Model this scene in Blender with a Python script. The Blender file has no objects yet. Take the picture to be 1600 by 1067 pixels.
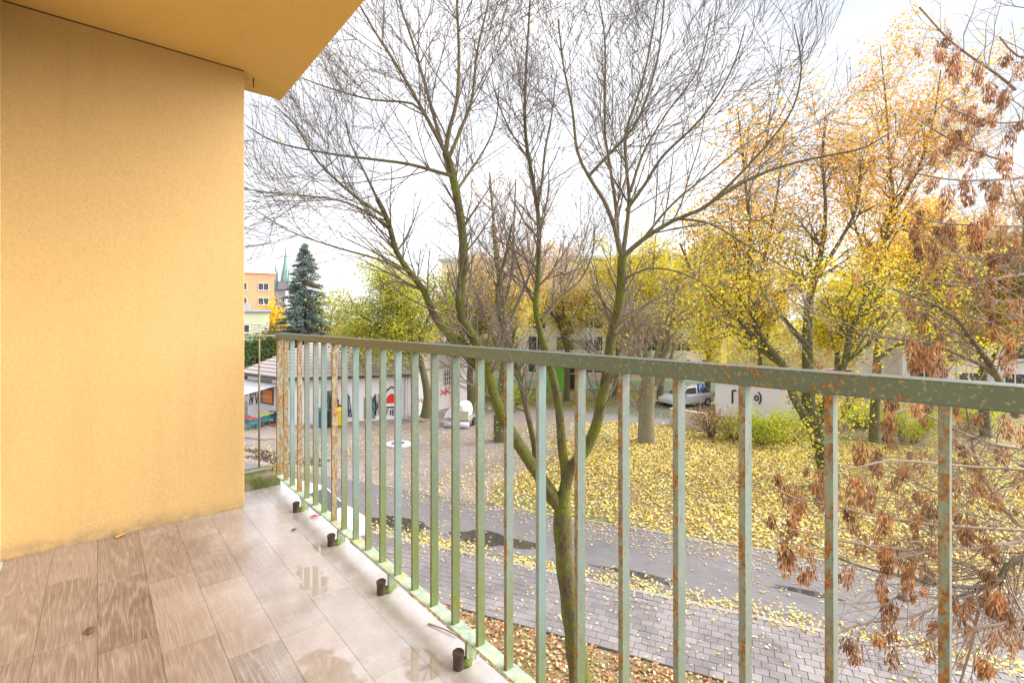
import bpy, math, random
import numpy as np
from mathutils import Matrix, Vector

random.seed(7)
R = math.radians
sc = bpy.context.scene
COL = sc.collection

# ------------------------------------------------------------------ camera, sky, sun, exposure
CAM_Z = 6.4            # lens height above the street
FL, HOR, CX = 770.0, 500.0, 800.0
FLOOR_Z = CAM_Z - 1.2  # balcony floor
BAL_ROT = R(40.1)      # the balcony against the view direction
ST_ROT = R(66.0)       # the street against the view direction

cam_d = bpy.data.cameras.new('camera')
cam = bpy.data.objects.new('camera', cam_d)
COL.objects.link(cam)
cam.location = (0, 0, CAM_Z)
cam.rotation_euler = (R(90), 0, 0)
cam_d.sensor_width = 36.0
cam_d.lens = FL / 1600 * 36
cam_d.shift_y = -(533.5 - HOR) / 1600
cam_d.clip_start = 0.05
cam_d.clip_end = 3000
sc.camera = cam

SUN_AZ, SUN_EL = 84.0, 33.0   # clockwise from the view direction
world = bpy.data.worlds.new('World')
sc.world = world
world.use_nodes = True
wn = world.node_tree.nodes
wl = world.node_tree.links
wn.clear()
w_out = wn.new('ShaderNodeOutputWorld')
w_bg = wn.new('ShaderNodeBackground')
w_sky = wn.new('ShaderNodeTexSky')
w_sky.sky_type = 'NISHITA'
w_sky.sun_disc = False
w_sky.sun_elevation = R(SUN_EL)
w_sky.sun_rotation = R(SUN_AZ)
w_tc = wn.new('ShaderNodeTexCoord')
w_map = wn.new('ShaderNodeMapping')
w_map.inputs['Scale'].default_value = (1.0, 1.0, 2.6)
w_no = wn.new('ShaderNodeTexNoise')
w_no.inputs['Scale'].default_value = 2.2
w_no.inputs['Detail'].default_value = 7.0
w_no.inputs['Roughness'].default_value = 0.55
w_rmp = wn.new('ShaderNodeValToRGB')
w_rmp.color_ramp.elements[0].position = 0.33
w_rmp.color_ramp.elements[0].color = (4.9, 5.15, 5.7, 1)
w_rmp.color_ramp.elements[1].position = 0.62
w_rmp.color_ramp.elements[1].color = (8.0, 8.1, 8.3, 1)
w_mix = wn.new('ShaderNodeMixRGB')
w_mix.inputs['Fac'].default_value = 0.93
wl.new(w_tc.outputs['Generated'], w_map.inputs['Vector'])
wl.new(w_map.outputs['Vector'], w_no.inputs['Vector'])
wl.new(w_no.outputs['Fac'], w_rmp.inputs['Fac'])
wl.new(w_sky.outputs['Color'], w_mix.inputs['Color1'])
wl.new(w_rmp.outputs['Color'], w_mix.inputs['Color2'])
wl.new(w_mix.outputs['Color'], w_bg.inputs['Color'])
w_bg.inputs['Strength'].default_value = 0.057
wl.new(w_bg.outputs['Background'], w_out.inputs['Surface'])

sun_d = bpy.data.lights.new('sun', 'SUN')
sun_d.energy = 3.0
sun_d.angle = R(60)
sun_d.color = (1.0, 0.95, 0.88)
sun = bpy.data.objects.new('sun', sun_d)
COL.objects.link(sun)
sv = Vector((math.sin(R(SUN_AZ)) * math.cos(R(SUN_EL)), math.cos(R(SUN_AZ)) * math.cos(R(SUN_EL)), math.sin(R(SUN_EL))))
sun.rotation_euler = sv.to_track_quat('Z', 'Y').to_euler()
sun.location = (20, 0, 40)

sc.view_settings.view_transform = 'Standard'
sc.view_settings.look = 'None'
sc.view_settings.gamma = 1.0
sc.view_settings.use_curve_mapping = False
sc.view_settings.exposure = 1.8
sc.cycles.use_denoising = True
sc.cycles.denoiser = 'OPENIMAGEDENOISE'
sc.cycles.denoising_input_passes = 'RGB_ALBEDO_NORMAL'
sc.cycles.denoising_prefilter = 'ACCURATE'
sc.cycles.max_bounces = 7
sc.cycles.diffuse_bounces = 5
sc.cycles.transparent_max_bounces = 8

# ------------------------------------------------------------------ helpers
def W(px, d, z):
    return np.array(((px - CX) / FL * d, d, z))

def P(px, py, d):
    return np.array(((px - CX) / FL * d, d, CAM_Z - (py - HOR) / FL * d))

def G(px, py, z=0.0):
    d = (CAM_Z - z) * FL / (py - HOR)
    return np.array(((px - CX) / FL * d, d, z))

def tag(o, label=None, cat=None, group=None, kind=None):
    if label: o['label'] = label
    if cat: o['category'] = cat
    if group: o['group'] = group
    if kind: o['kind'] = kind
    return o

def empty(name, loc=(0, 0, 0), rz=0.0):
    o = bpy.data.objects.new(name, None)
    o.location = tuple(float(v) for v in loc)
    o.rotation_euler = (0, 0, rz)
    COL.objects.link(o)
    return o

def local_matrix(o):
    return Matrix.Translation(o.location) @ o.rotation_euler.to_matrix().to_4x4()

def link(name, me, mat=None, parent=None, world_coords=False, smooth=False):
    o = bpy.data.objects.new(name, me)
    COL.objects.link(o)
    if mat is not None and len(me.materials) == 0:
        me.materials.append(mat)
    if smooth:
        me.polygons.foreach_set('use_smooth', [True] * len(me.polygons))
    if parent is not None:
        o.parent = parent
        if world_coords:
            m = local_matrix(parent)
            p = parent.parent
            while p is not None:
                m = local_matrix(p) @ p.matrix_parent_inverse @ m if False else local_matrix(p) @ m
                p = p.parent
            o.matrix_parent_inverse = m.inverted()
    return o

def copy_tree(o, parent=None):
    c = o.copy()
    COL.objects.link(c)
    if parent is not None:
        c.parent = parent
    for ch in [x for x in COL.objects if x.parent == o]:
        copy_tree(ch, c)
    return c

class MB:
    """collects shapes into one mesh"""
    def __init__(self):
        self.v = []; self.f = []
    def add(self, vs, fs):
        k = len(self.v)
        self.v += [tuple(float(a) for a in p) for p in vs]
        self.f += [tuple(i + k for i in q) for q in fs]
        return self
    def box(self, x0, x1, y0, y1, z0, z1):
        vs = [(x0, y0, z0), (x1, y0, z0), (x1, y1, z0), (x0, y1, z0), (x0, y0, z1), (x1, y0, z1), (x1, y1, z1), (x0, y1, z1)]
        return self.add(vs, [(3, 2, 1, 0), (4, 5, 6, 7), (0, 1, 5, 4), (1, 2, 6, 5), (2, 3, 7, 6), (3, 0, 4, 7)])
    def prism(self, poly, z0, z1):
        n = len(poly)
        vs = [(x, y, z0) for x, y in poly] + [(x, y, z1) for x, y in poly]
        fs = [tuple(range(n - 1, -1, -1)), tuple(range(n, 2 * n))] + [(i, (i + 1) % n, n + (i + 1) % n, n + i) for i in range(n)]
        return self.add(vs, fs)
    def loft(self, rings, cap=True, closed=True):
        n = len(rings[0]); k = len(rings)
        vs = [p for r in rings for p in r]
        fs = []
        for a in range(k - 1):
            for i in range(n if closed else n - 1):
                j = (i + 1) % n
                fs.append((a * n + i, a * n + j, (a + 1) * n + j, (a + 1) * n + i))
        if cap:
            fs.append(tuple(range(n - 1, -1, -1))); fs.append(tuple((k - 1) * n + i for i in range(n)))
        return self.add(vs, fs)
    def cyl(self, c, axis, r0, r1, h, n=14):
        ax = Vector(axis).normalized()
        u = ax.orthogonal().normalized(); w = ax.cross(u)
        c = Vector(c)
        rings = []
        for r, t in ((r0, 0), (r1, h)):
            rings.append([tuple(c + ax * t + u * (r * math.cos(2 * math.pi * i / n)) + w * (r * math.sin(2 * math.pi * i / n))) for i in range(n)])
        return self.loft(rings)
    def lathe(self, prof, c=(0, 0, 0), n=20):
        rings = [[(c[0] + r * math.cos(2 * math.pi * i / n), c[1] + r * math.sin(2 * math.pi * i / n), c[2] + z) for i in range(n)] for r, z in prof]
        return self.loft(rings)
    def mesh(self, name):
        me = bpy.data.meshes.new(name)
        me.from_pydata(self.v, [], self.f)
        me.update()
        return me
    def build(self, name, mat, parent=None, world_coords=False, smooth=False, bevel=0.0):
        o = link(name, self.mesh(name), mat, parent, world_coords, smooth)
        if bevel:
            m = o.modifiers.new('bevel', 'BEVEL'); m.width = bevel; m.segments = 2; m.limit_method = 'ANGLE'
        return o

def np_mesh(name, V, F, cols=None):
    """fast mesh from arrays; F is (n,k) with k = 3 or 4"""
    me = bpy.data.meshes.new(name)
    V = np.ascontiguousarray(V, dtype=np.float32); F = np.ascontiguousarray(F, dtype=np.int32)
    k = F.shape[1]
    me.vertices.add(len(V)); me.vertices.foreach_set('co', V.ravel())
    me.loops.add(F.size); me.loops.foreach_set('vertex_index', F.ravel())
    me.polygons.add(len(F)); me.polygons.foreach_set('loop_start', np.arange(0, F.size, k, dtype=np.int32))
    me.update(calc_edges=True)
    if cols is not None:
        a = me.color_attributes.new('tint', 'FLOAT_COLOR', 'POINT')
        c = np.ones((len(V), 4), dtype=np.float32); c[:, :3] = cols
        a.data.foreach_set('color', c.ravel())
    return me

def tubes(polys):
    """polys: list of (points (n,3), radii (n,), sides)"""
    Vs, Fs, base = [], [], 0
    for pts, rad, k in polys:
        pts = np.asarray(pts, float); n = len(pts)
        t = np.gradient(pts, axis=0)
        t /= np.linalg.norm(t, axis=1)[:, None] + 1e-9
        ref = np.array((0.31, 0.87, 0.12)) if abs(t[0, 2]) > 0.6 else np.array((0.1, 0.2, 1.0))
        u = np.cross(t, ref); u /= np.linalg.norm(u, axis=1)[:, None] + 1e-9
        w = np.cross(t, u)
        a = np.arange(k) * 2 * math.pi / k
        ring = pts[:, None, :] + np.asarray(rad)[:, None, None] * (np.cos(a)[None, :, None] * u[:, None, :] + np.sin(a)[None, :, None] * w[:, None, :])
        Vs.append(ring.reshape(-1, 3))
        i = np.arange(n - 1)[:, None] * k + np.arange(k)[None, :]
        j = np.arange(n - 1)[:, None] * k + (np.arange(k)[None, :] + 1) % k
        Fs.append(np.stack((i, j, j + k, i + k), axis=-1).reshape(-1, 4) + base)
        base += n * k
    return np.concatenate(Vs), np.concatenate(Fs)

def tube_object(name, polys, mat, parent, world_coords=True):
    V, F = tubes(polys)
    return link(name, np_mesh(name, V, F), mat, parent, world_coords, smooth=True)

rng = np.random.default_rng(11)

def unit(a):
    return a / (np.linalg.norm(a, axis=-1, keepdims=True) + 1e-9)

def leaf_mesh(name, C, size, N, cols, aspect=0.62, fold=0.22, axis=None, r=None):
    """one folded lozenge of two triangles for each leaf"""
    r = r or rng
    n = len(C)
    N = unit(N)
    a = unit(np.cross(N, unit(r.normal(size=(n, 3))))) if axis is None else unit(axis)
    b = unit(np.cross(N, a))
    s = np.asarray(size)[:, None]
    v0 = C - a * s * 0.5
    v2 = C + a * s * 0.5
    v1 = C + b * s * aspect * 0.5 + N * s * fold * 0.5
    v3 = C - b * s * aspect * 0.5 + N * s * fold * 0.5
    V = np.stack((v0, v1, v2, v3), axis=1).reshape(-1, 3)
    k = np.arange(n)[:, None] * 4
    F = np.concatenate((k + np.array([[0, 1, 2]]), k + np.array([[0, 2, 3]])), axis=0)
    return np_mesh(name, V, F, np.repeat(cols, 4, axis=0))

def palette(n, entries, jit=0.12, r=None):
    r = r or rng
    e = np.array([x[0] for x in entries], float); p = np.array([x[1] for x in entries], float); p /= p.sum()
    c = e[r.choice(len(e), n, p=p)]
    return np.clip(c * (1 + r.normal(0, jit, (n, 1))) * (1 + r.normal(0, jit * 0.4, (n, 3))), 0.004, 0.85)

# ------------------------------------------------------------------ materials
class NT:
    def __init__(self, name):
        self.m = bpy.data.materials.new(name)
        self.m.use_nodes = True
        self.t = self.m.node_tree
        self.n = self.t.nodes
        self.b = self.n['Principled BSDF']
        self.out = self.n['Material Output']
    def node(self, ty, **kw):
        x = self.n.new(ty)
        for k, v in kw.items(): setattr(x, k, v)
        return x
    def set(self, node, **kw):
        for k, v in kw.items():
            node.inputs[k.replace('_', ' ')].default_value = v
        return node
    def l(self, a, b):
        self.t.links.new(a, b)
    def coords(self, obj=None, rand=False, scale=(1, 1, 1)):
        tc = self.node('ShaderNodeTexCoord')
        if obj is not None: tc.object = obj
        v = tc.outputs['Object']
        if rand:
            oi = self.node('ShaderNodeObjectInfo')
            mu = self.node('ShaderNodeVectorMath', operation='SCALE'); mu.inputs[0].default_value = (37.0, 71.0, 53.0)
            self.l(oi.outputs['Random'], mu.inputs['Scale'])
            ad = self.node('ShaderNodeVectorMath', operation='ADD')
            self.l(v, ad.inputs[0]); self.l(mu.outputs[0], ad.inputs[1])
            v = ad.outputs[0]
        if scale != (1, 1, 1):
            mp = self.node('ShaderNodeVectorMath', operation='MULTIPLY'); mp.inputs[1].default_value = scale
            self.l(v, mp.inputs[0]); v = mp.outputs[0]
        return v
    def noise(self, v, scale, detail=4.0, rough=0.55, dist=0.0):
        x = self.node('ShaderNodeTexNoise')
        x.inputs['Scale'].default_value = scale; x.inputs['Detail'].default_value = detail
        x.inputs['Roughness'].default_value = rough; x.inputs['Distortion'].default_value = dist
        self.l(v, x.inputs['Vector'])
        return x.outputs['Fac']
    def ramp(self, fac, stops):
        x = self.node('ShaderNodeValToRGB')
        e = x.color_ramp.elements
        while len(e) < len(stops): e.new(0.5)
        for k, (p, c) in enumerate(stops):
            e[k].position = p
            e[k].color = (c, c, c, 1) if isinstance(c, (int, float)) else (*c, 1)
        self.l(fac, x.inputs['Fac'])
        return x.outputs['Color']
    def math(self, op, a, b=None, c=None, clamp=False):
        x = self.node('ShaderNodeMath', operation=op, use_clamp=clamp)
        for i, q in enumerate((a, b, c)):
            if q is None: continue
            if isinstance(q, (int, float)): x.inputs[i].default_value = q
            else: self.l(q, x.inputs[i])
        return x.outputs[0]
    def mix(self, fac, a, b, mode='MIX'):
        x = self.node('ShaderNodeMixRGB', blend_type=mode)
        for k, q in (('Fac', fac), ('Color1', a), ('Color2', b)):
            if isinstance(q, (int, float)): x.inputs[k].default_value = q if k == 'Fac' else (q, q, q, 1)
            elif isinstance(q, tuple): x.inputs[k].default_value = (*q, 1)
            else: self.l(q, x.inputs[k])
        return x.outputs['Color']
    def sep(self, v):
        x = self.node('ShaderNodeSeparateXYZ'); self.l(v, x.inputs[0]); return x.outputs
    def maprange(self, v, a, b, c=0.0, d=1.0):
        x = self.node('ShaderNodeMapRange'); x.interpolation_type = 'SMOOTHSTEP'
        x.inputs['From Min'].default_value = a; x.inputs['From Max'].default_value = b
        x.inputs['To Min'].default_value = c; x.inputs['To Max'].default_value = d
        self.l(v, x.inputs['Value']); return x.outputs['Result']
    def bump(self, h, strength=0.3, dist=0.01):
        x = self.node('ShaderNodeBump'); x.inputs['Strength'].default_value = strength; x.inputs['Distance'].default_value = dist
        self.l(h, x.inputs['Height']); self.l(x.outputs[0], self.b.inputs['Normal'])
    def color(self, c):
        if isinstance(c, tuple): self.b.inputs['Base Color'].default_value = (*c, 1)
        else: self.l(c, self.b.inputs['Base Color'])
    def rough(self, v):
        if isinstance(v, (int, float)): self.b.inputs['Roughness'].default_value = v
        else: self.l(v, self.b.inputs['Roughness'])

def simple(name, c, rough=0.6, vary=0.12, scale=6.0, metal=0.0, bump=0.0, bscale=60.0, rand=False):
    t = NT(name)
    v = t.coords(rand=rand)
    nz = t.noise(v, scale, 5)
    a = tuple(x * (1 - vary) for x in c); b = tuple(min(1, x * (1 + vary)) for x in c)
    t.color(t.ramp(nz, [(0.3, a), (0.7, b)]))
    t.rough(rough)
    t.b.inputs['Metallic'].default_value = metal
    if bump: t.bump(t.noise(v, bscale, 4), bump, 0.01)
    return t.m

def leaf_material(name, trans=0.35, rough=0.55):
    t = NT(name)
    a = t.node('ShaderNodeAttribute', attribute_name='tint')
    t.l(a.outputs['Color'], t.b.inputs['Base Color'])
    t.rough(rough)
    tr = t.node('ShaderNodeBsdfTranslucent'); t.l(a.outputs['Color'], tr.inputs['Color'])
    mx = t.node('ShaderNodeMixShader'); mx.inputs[0].default_value = trans
    t.l(t.b.outputs[0], mx.inputs[1]); t.l(tr.outputs[0], mx.inputs[2])
    t.l(mx.outputs[0], t.out.inputs['Surface'])
    return t.m

LEAF = leaf_material('leaf', 0.45)
GLEAF = leaf_material('ground_leaf', 0.12, 0.5)

def stucco(name, c, dirt=0.1):
    t = NT(name)
    v = t.coords()
    big = t.noise(v, 1.6, 5, 0.6)
    fine = t.noise(v, 75, 3, 0.6)
    grit = t.noise(v, 260, 2, 0.5)
    k = t.mix(big, tuple(x * (1 - dirt) for x in c), tuple(min(1, x * (1 + dirt * 0.7)) for x in c))
    k = t.mix(t.ramp(fine, [(0.36, 0.22), (0.56, 0.0)]), k, tuple(x * 0.62 for x in c))
    k = t.mix(t.ramp(grit, [(0.30, 0.35), (0.42, 0.0)]), k, tuple(x * 0.5 for x in c))
    vst = t.node('ShaderNodeVectorMath', operation='MULTIPLY'); vst.inputs[1].default_value = (1.0, 1.0, 0.07); t.l(v, vst.inputs[0])
    streaks = t.noise(vst.outputs[0], 9, 5, 0.65)
    k = t.mix(t.ramp(streaks, [(0.54, 0.0), (0.75, 0.30)]), k, tuple(x * 0.72 for x in c))
    zz_ = t.sep(v)[2]
    foot_g = t.math('MULTIPLY', t.maprange(zz_, 0.10, 0.0), t.ramp(t.noise(v, 16, 5, 0.7), [(0.35, 0.1), (0.65, 0.8)]))
    k = t.mix(foot_g, k, (0.20, 0.15, 0.09))
    swirl = t.noise(v, 14, 4, 0.6, 1.2)
    t.color(k); t.rough(0.9)
    t.bump(t.mix(0.35, t.mix(0.5, fine, grit), swirl), 0.5, 0.008)
    return t.m

M_STUCCO = stucco('yellow_stucco', (0.47, 0.320, 0.138))
M_SOFFIT = stucco('yellow_soffit', (0.64, 0.42, 0.135), 0.12)
M_FACADE = stucco('cream_stucco', (0.76, 0.66, 0.45))

# ------------------------------------------------------------------ balcony: floor, wall, ceiling
def bal_obj(o):
    o.location = (0, 0, FLOOR_Z); o.rotation_euler = (0, 0, BAL_ROT); return o

FX0, FX1 = -0.37, 1.05
WALL_Y = 3.53

m = simple('slab_concrete', (0.42, 0.40, 0.38), 0.75, 0.25, 5, bump=0.3)
mb = MB()
mb.box(FX0 - 0.3, FX1, -1.6, 3.84, -0.22, -0.0085)
floor = bal_obj(mb.build('balcony_floor', m, bevel=0.012)); tag(floor, kind='structure')

# printed vinyl boards, wet towards the open edge
t = NT('vinyl_plank')
vo = t.coords(rand=True)
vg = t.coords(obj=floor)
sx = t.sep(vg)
st = t.node('ShaderNodeVectorMath', operation='MULTIPLY'); st.inputs[1].default_value = (1.0, 0.09, 1.0); t.l(vo, st.inputs[0])
cath = t.noise(st.outputs[0], 5.5, 2, 0.4, 0.1)
rings = t.math('FRACT', t.math('MULTIPLY', cath, 26.0))
ring = t.ramp(rings, [(0.0, 0.65), (0.16, 0.1), (0.65, 0.0), (1.0, 0.6)])
st2 = t.node('ShaderNodeVectorMath', operation='MULTIPLY'); st2.inputs[1].default_value = (1.0, 0.035, 1.0); t.l(vo, st2.inputs[0])
streak = t.noise(st2.outputs[0], 260, 4, 0.6)
tone = t.noise(vo, 5.0, 3, 0.5)
oi = t.node('ShaderNodeObjectInfo')
base = t.ramp(oi.outputs['Random'], [(0.0, (0.100, 0.064, 0.048)), (0.5, (0.155, 0.106, 0.084)), (1.0, (0.25, 0.19, 0.158))])
base = t.mix(t.ramp(tone, [(0.35, 0.0), (0.65, 0.40)]), base, (0.25, 0.195, 0.17))
k = t.mix(t.math('MULTIPLY', t.math('MULTIPLY', ring, t.ramp(streak, [(0.35, 0.25), (0.6, 1.0)])), 0.5), base, (0.42, 0.345, 0.30))
k = t.mix(t.ramp(streak, [(0.47, 0.0), (0.66, 0.35)]), k, (0.36, 0.295, 0.26))
k = t.mix(t.ramp(streak, [(0.30, 0.30), (0.42, 0.0)]), k, (0.075, 0.05, 0.038))
# sky sheen near the wet edge, painted into the board colour as pale lilac
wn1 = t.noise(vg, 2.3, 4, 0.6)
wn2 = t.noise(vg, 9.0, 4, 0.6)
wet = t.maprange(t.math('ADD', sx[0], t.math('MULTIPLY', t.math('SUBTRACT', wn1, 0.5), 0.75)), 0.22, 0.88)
sheen_tint = t.math('MULTIPLY', wet, t.ramp(wn2, [(0.22, 0.60), (0.65, 0.95)]))
k = t.mix(t.math('MULTIPLY', sheen_tint, 0.62), k, (0.62, 0.605, 0.66))
dirt = t.ramp(t.noise(vg, 5.5, 6, 0.7), [(0.60, 0.0), (0.76, 0.5)])
k = t.mix(t.math('MULTIPLY', dirt, wet), k, (0.20, 0.155, 0.10))
# puddles: irregular patches of standing water
pn = t.noise(vg, 9, 2, 0.5)
pud = None
for (cx_, cy_, rx_, ry_) in ((0.77, 2.36, 0.075, 0.17), (0.60, 1.66, 0.085, 0.16), (0.86, 1.52, 0.07, 0.11), (0.45, 1.28, 0.10, 0.13), (0.90, 2.62, 0.03, 0.09)):
    a_ = t.math('POWER', t.math('DIVIDE', t.math('SUBTRACT', sx[0], cx_), rx_), 2.0)
    b_ = t.math('POWER', t.math('DIVIDE', t.math('SUBTRACT', sx[1], cy_), ry_), 2.0)
    q_ = t.math('ADD', t.math('SQRT', t.math('ADD', a_, b_)), t.math('MULTIPLY', t.math('SUBTRACT', pn, 0.5), 1.9))
    m_ = t.ramp(q_, [(0.78, 1.0), (1.0, 0.0)])
    pud = m_ if pud is None else t.math('MAXIMUM', pud, m_)
k = t.mix(t.math('MULTIPLY', pud, 0.62), k, (0.26, 0.19, 0.145))
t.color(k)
rg = t.mix(wet, 0.48, 0.24)
t.rough(t.mix(pud, rg, 0.03))
t.b.inputs['IOR'].default_value = 1.55
t.l(t.math('MULTIPLY', wet, 0.9), t.b.inputs['Coat Weight'])
t.b.inputs['Coat IOR'].default_value = 1.9
t.l(t.mix(pud, t.ramp(wn2, [(0.3, 0.16), (0.7, 0.34)]), 0.015), t.b.inputs['Coat Roughness'])
gb = t.math('MULTIPLY', streak, t.math('SUBTRACT', 1.0, pud))
t.bump(gb, 0.12, 0.003)
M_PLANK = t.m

PW, PL = 0.176, 0.61
pm = {}
def plank_mesh(L, w=PW):
    key = (round(L, 3), round(w, 3))
    if key not in pm:
        b = MB().box(-w / 2 + 0.0006, w / 2 - 0.0006, -L / 2 + 0.0006, L / 2 - 0.0006, -0.008, 0.0)
        pm[key] = b.mesh('plank')
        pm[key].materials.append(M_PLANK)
    return pm[key]
rp = random.Random(3)
x = FX0 + 0.02
ci = 0
while x < FX1 - 0.03:
    w = min(PW, FX1 - 0.004 - x)
    y = -1.6 - rp.choice((0.08, 0.22, 0.36, 0.50))
    yend = 3.838 if x + w / 2 > 0.74 else (3.525 if x + w < 0.73 else 3.525)
    while y < yend - 0.02:
        a = max(y, -1.598); b = min(y + PL, yend)
        if b - a > 0.04:
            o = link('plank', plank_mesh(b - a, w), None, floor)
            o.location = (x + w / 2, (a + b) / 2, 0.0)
        y += PL
    x += w
    ci += 1

# end wall, facade, ceiling
o = bal_obj(MB().box(-0.6, 0.725, WALL_Y, WALL_Y + 0.17, -0.3, 3.4).build('wall_end', M_STUCCO, bevel=0.006)); tag(o, kind='structure')
fm = MB()
fm.box(-0.62, -0.37, -4.0, WALL_Y, -5.2, 3.4)
o = bal_obj(fm.build('wall_facade', M_FACADE)); tag(o, kind='structure')
cm = MB().box(-0.7, 1.03, -4.0, 3.84, 2.80, 2.98)
o = bal_obj(cm.build('ceiling', M_SOFFIT, bevel=0.01)); tag(o, kind='structure')
MB().box(-0.36, 0.722, WALL_Y - 0.003, WALL_Y - 0.0005, 2.793, 2.7995).build('joint_crack', simple('dark_joint', (0.10, 0.06, 0.03), 0.9), o)
o2 = MB().box(0.79, 0.796, 3.60, 3.606, 2.74, 2.80).build('hook', simple('rusty_hook', (0.06, 0.04, 0.03), 0.8), o)

# mossy upstand under the side railing
t = NT('mossy_concrete')
v = t.coords()
nz = t.noise(v, 9, 6, 0.65)
k = t.ramp(nz, [(0.30, (0.055, 0.060, 0.018)), (0.48, (0.10, 0.115, 0.028)), (0.62, (0.21, 0.19, 0.12)), (0.8, (0.34, 0.32, 0.28))])
t.color(k); t.rough(0.92); t.bump(t.noise(v, 55, 4), 0.7, 0.01)
M_MOSSC = t.m
um = MB().box(0.60, 1.03, 3.842, 4.02, -0.22, 0.085)
o = bal_obj(um.build('concrete_upstand', M_MOSSC, bevel=0.012))
tag(o, 'moss covered concrete upstand at the far end of the balcony floor', 'kerb')

# ------------------------------------------------------------------ railings
def paint(name, base, rust, algae, lich=0.0, olive=0.0, rail=False):
    t = NT(name)
    v = t.coords(rand=True)
    raw = t.coords()
    z = t.sep(raw)
    vs_ = t.node('ShaderNodeVectorMath', operation='MULTIPLY'); vs_.inputs[1].default_value = (1, 0.6, 0.30) if not rail else (1, 1, 1); t.l(v, vs_.inputs[0])
    n1 = t.noise(vs_.outputs[0], 75 if not rail else 42, 8, 0.78, 0.2)
    n2 = t.noise(v, 120, 4, 0.65)
    n3 = t.noise(v, 5.0, 4, 0.6)
    k = t.mix(t.ramp(n3, [(0.3, 0.0), (0.7, 1.0)]), tuple(x * 0.85 for x in base), tuple(min(1, x * 1.18) for x in base))
    # worn, greyed speckle
    k = t.mix(t.ramp(n2, [(0.56, 0.0), (0.66, 0.65)]), k, (0.30, 0.25, 0.17))
    if rail:
        # olive grime at the far end, plain paint close by
        far = t.maprange(z[1], 0.9, 2.6)
        k = t.mix(t.math('MULTIPLY', far, t.ramp(n3, [(0.2, 0.6), (0.7, 0.95)])), k, (0.105, 0.098, 0.042))
        mid = t.math('MULTIPLY', t.maprange(z[1], 0.14, 0.24), t.maprange(z[1], 0.75, 0.5))
        thr = t.math('ADD', n1, t.math('MULTIPLY', mid, 0.085))
        rm = t.ramp(thr, [(0.625, 0.0), (0.68, 0.95)])
    else:
        al = t.math('MULTIPLY', t.maprange(z[2], algae, 0.0), t.ramp(n1, [(0.32, 0.15), (0.6, 1.0)]))
        if algae > 0.02:
            k = t.mix(al, k, (0.12, 0.15, 0.022))
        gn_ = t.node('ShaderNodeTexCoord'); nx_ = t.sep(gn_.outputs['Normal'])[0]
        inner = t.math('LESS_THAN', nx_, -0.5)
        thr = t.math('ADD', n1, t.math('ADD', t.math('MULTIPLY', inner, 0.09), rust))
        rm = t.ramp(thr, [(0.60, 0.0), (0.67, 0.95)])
    k = t.mix(rm, k, t.ramp(n2, [(0.3, (0.085, 0.043, 0.020)), (0.5, (0.20, 0.092, 0.024)), (0.7, (0.40, 0.21, 0.045))]))
    if lich:
        k = t.mix(t.ramp(t.noise(v, 38, 5, 0.7), [(0.47, 0.0), (0.60, lich)]), k, (0.50, 0.52, 0.40))
        k = t.mix(t.ramp(t.noise(v, 14, 5, 0.7), [(0.55, 0.0), (0.63, lich * 0.8)]), k, (0.36, 0.34, 0.04))
    t.color(k)
    t.rough(t.mix(rm, 0.42, 0.85))
    t.bump(t.mix(0.5, n2, rm), 0.25, 0.002)
    return t.m

MINT = (0.28, 0.40, 0.365)
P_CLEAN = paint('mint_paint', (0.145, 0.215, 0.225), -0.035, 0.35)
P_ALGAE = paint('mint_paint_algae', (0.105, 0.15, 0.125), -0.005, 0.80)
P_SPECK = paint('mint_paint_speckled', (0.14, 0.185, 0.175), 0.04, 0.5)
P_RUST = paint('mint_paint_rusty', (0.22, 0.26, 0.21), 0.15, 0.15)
P_RAIL = paint('mint_paint_rail', (0.068, 0.102, 0.085), 0, 0, rail=True)
P_BOT = paint('mint_paint_lichen', (0.27, 0.38, 0.32), 0.0, 0.0, lich=0.8)
P_FOOT = paint('mint_paint_foot', (0.26, 0.36, 0.30), 0.02, 0.10)

RX = 1.0
Y_END = 3.777
SP = 0.151
rail = empty('balcony_railing', (0, 0, FLOOR_Z), BAL_ROT)
tag(rail, 'mint green steel balcony railing with rusty square balusters and wide flat handrail', 'railing')
Y_START = Y_END - SP * 31
tr = MB().box(RX - 0.024, RX + 0.026, Y_START, Y_END + 0.012, 1.070, 1.108).build('handrail', P_RAIL, rail, bevel=0.003)
MB().box(RX - 0.022, RX + 0.032, Y_START, Y_END + 0.012, 0.083, 0.092).build('bottom_rail', P_BOT, rail, bevel=0.0015)
kinds = {}
def bal_mesh(mat, w, dy):
    key = (mat.name, w)
    if key not in kinds:
        me = MB().box(-w / 2, w / 2, -dy / 2, dy / 2, 0.0, 1.0695 - 0.0925).mesh('baluster')
        me.materials.append(mat); kinds[key] = me
    return kinds[key]
far_pat = {0: P_RUST, 1: P_RUST, 2: P_CLEAN, 3: P_RUST, 4: P_SPECK, 5: P_SPECK, 6: P_CLEAN, 7: P_RUST, 8: P_SPECK, 9: P_CLEAN,
           10: P_SPECK, 11: P_ALGAE, 12: P_CLEAN, 13: P_ALGAE, 14: P_ALGAE, 15: P_ALGAE, 16: P_ALGAE, 17: P_SPECK, 18: P_CLEAN,
           19: P_SPECK, 20: P_SPECK, 21: P_SPECK, 22: P_SPECK, 23: P_SPECK, 24: P_SPECK}
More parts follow.
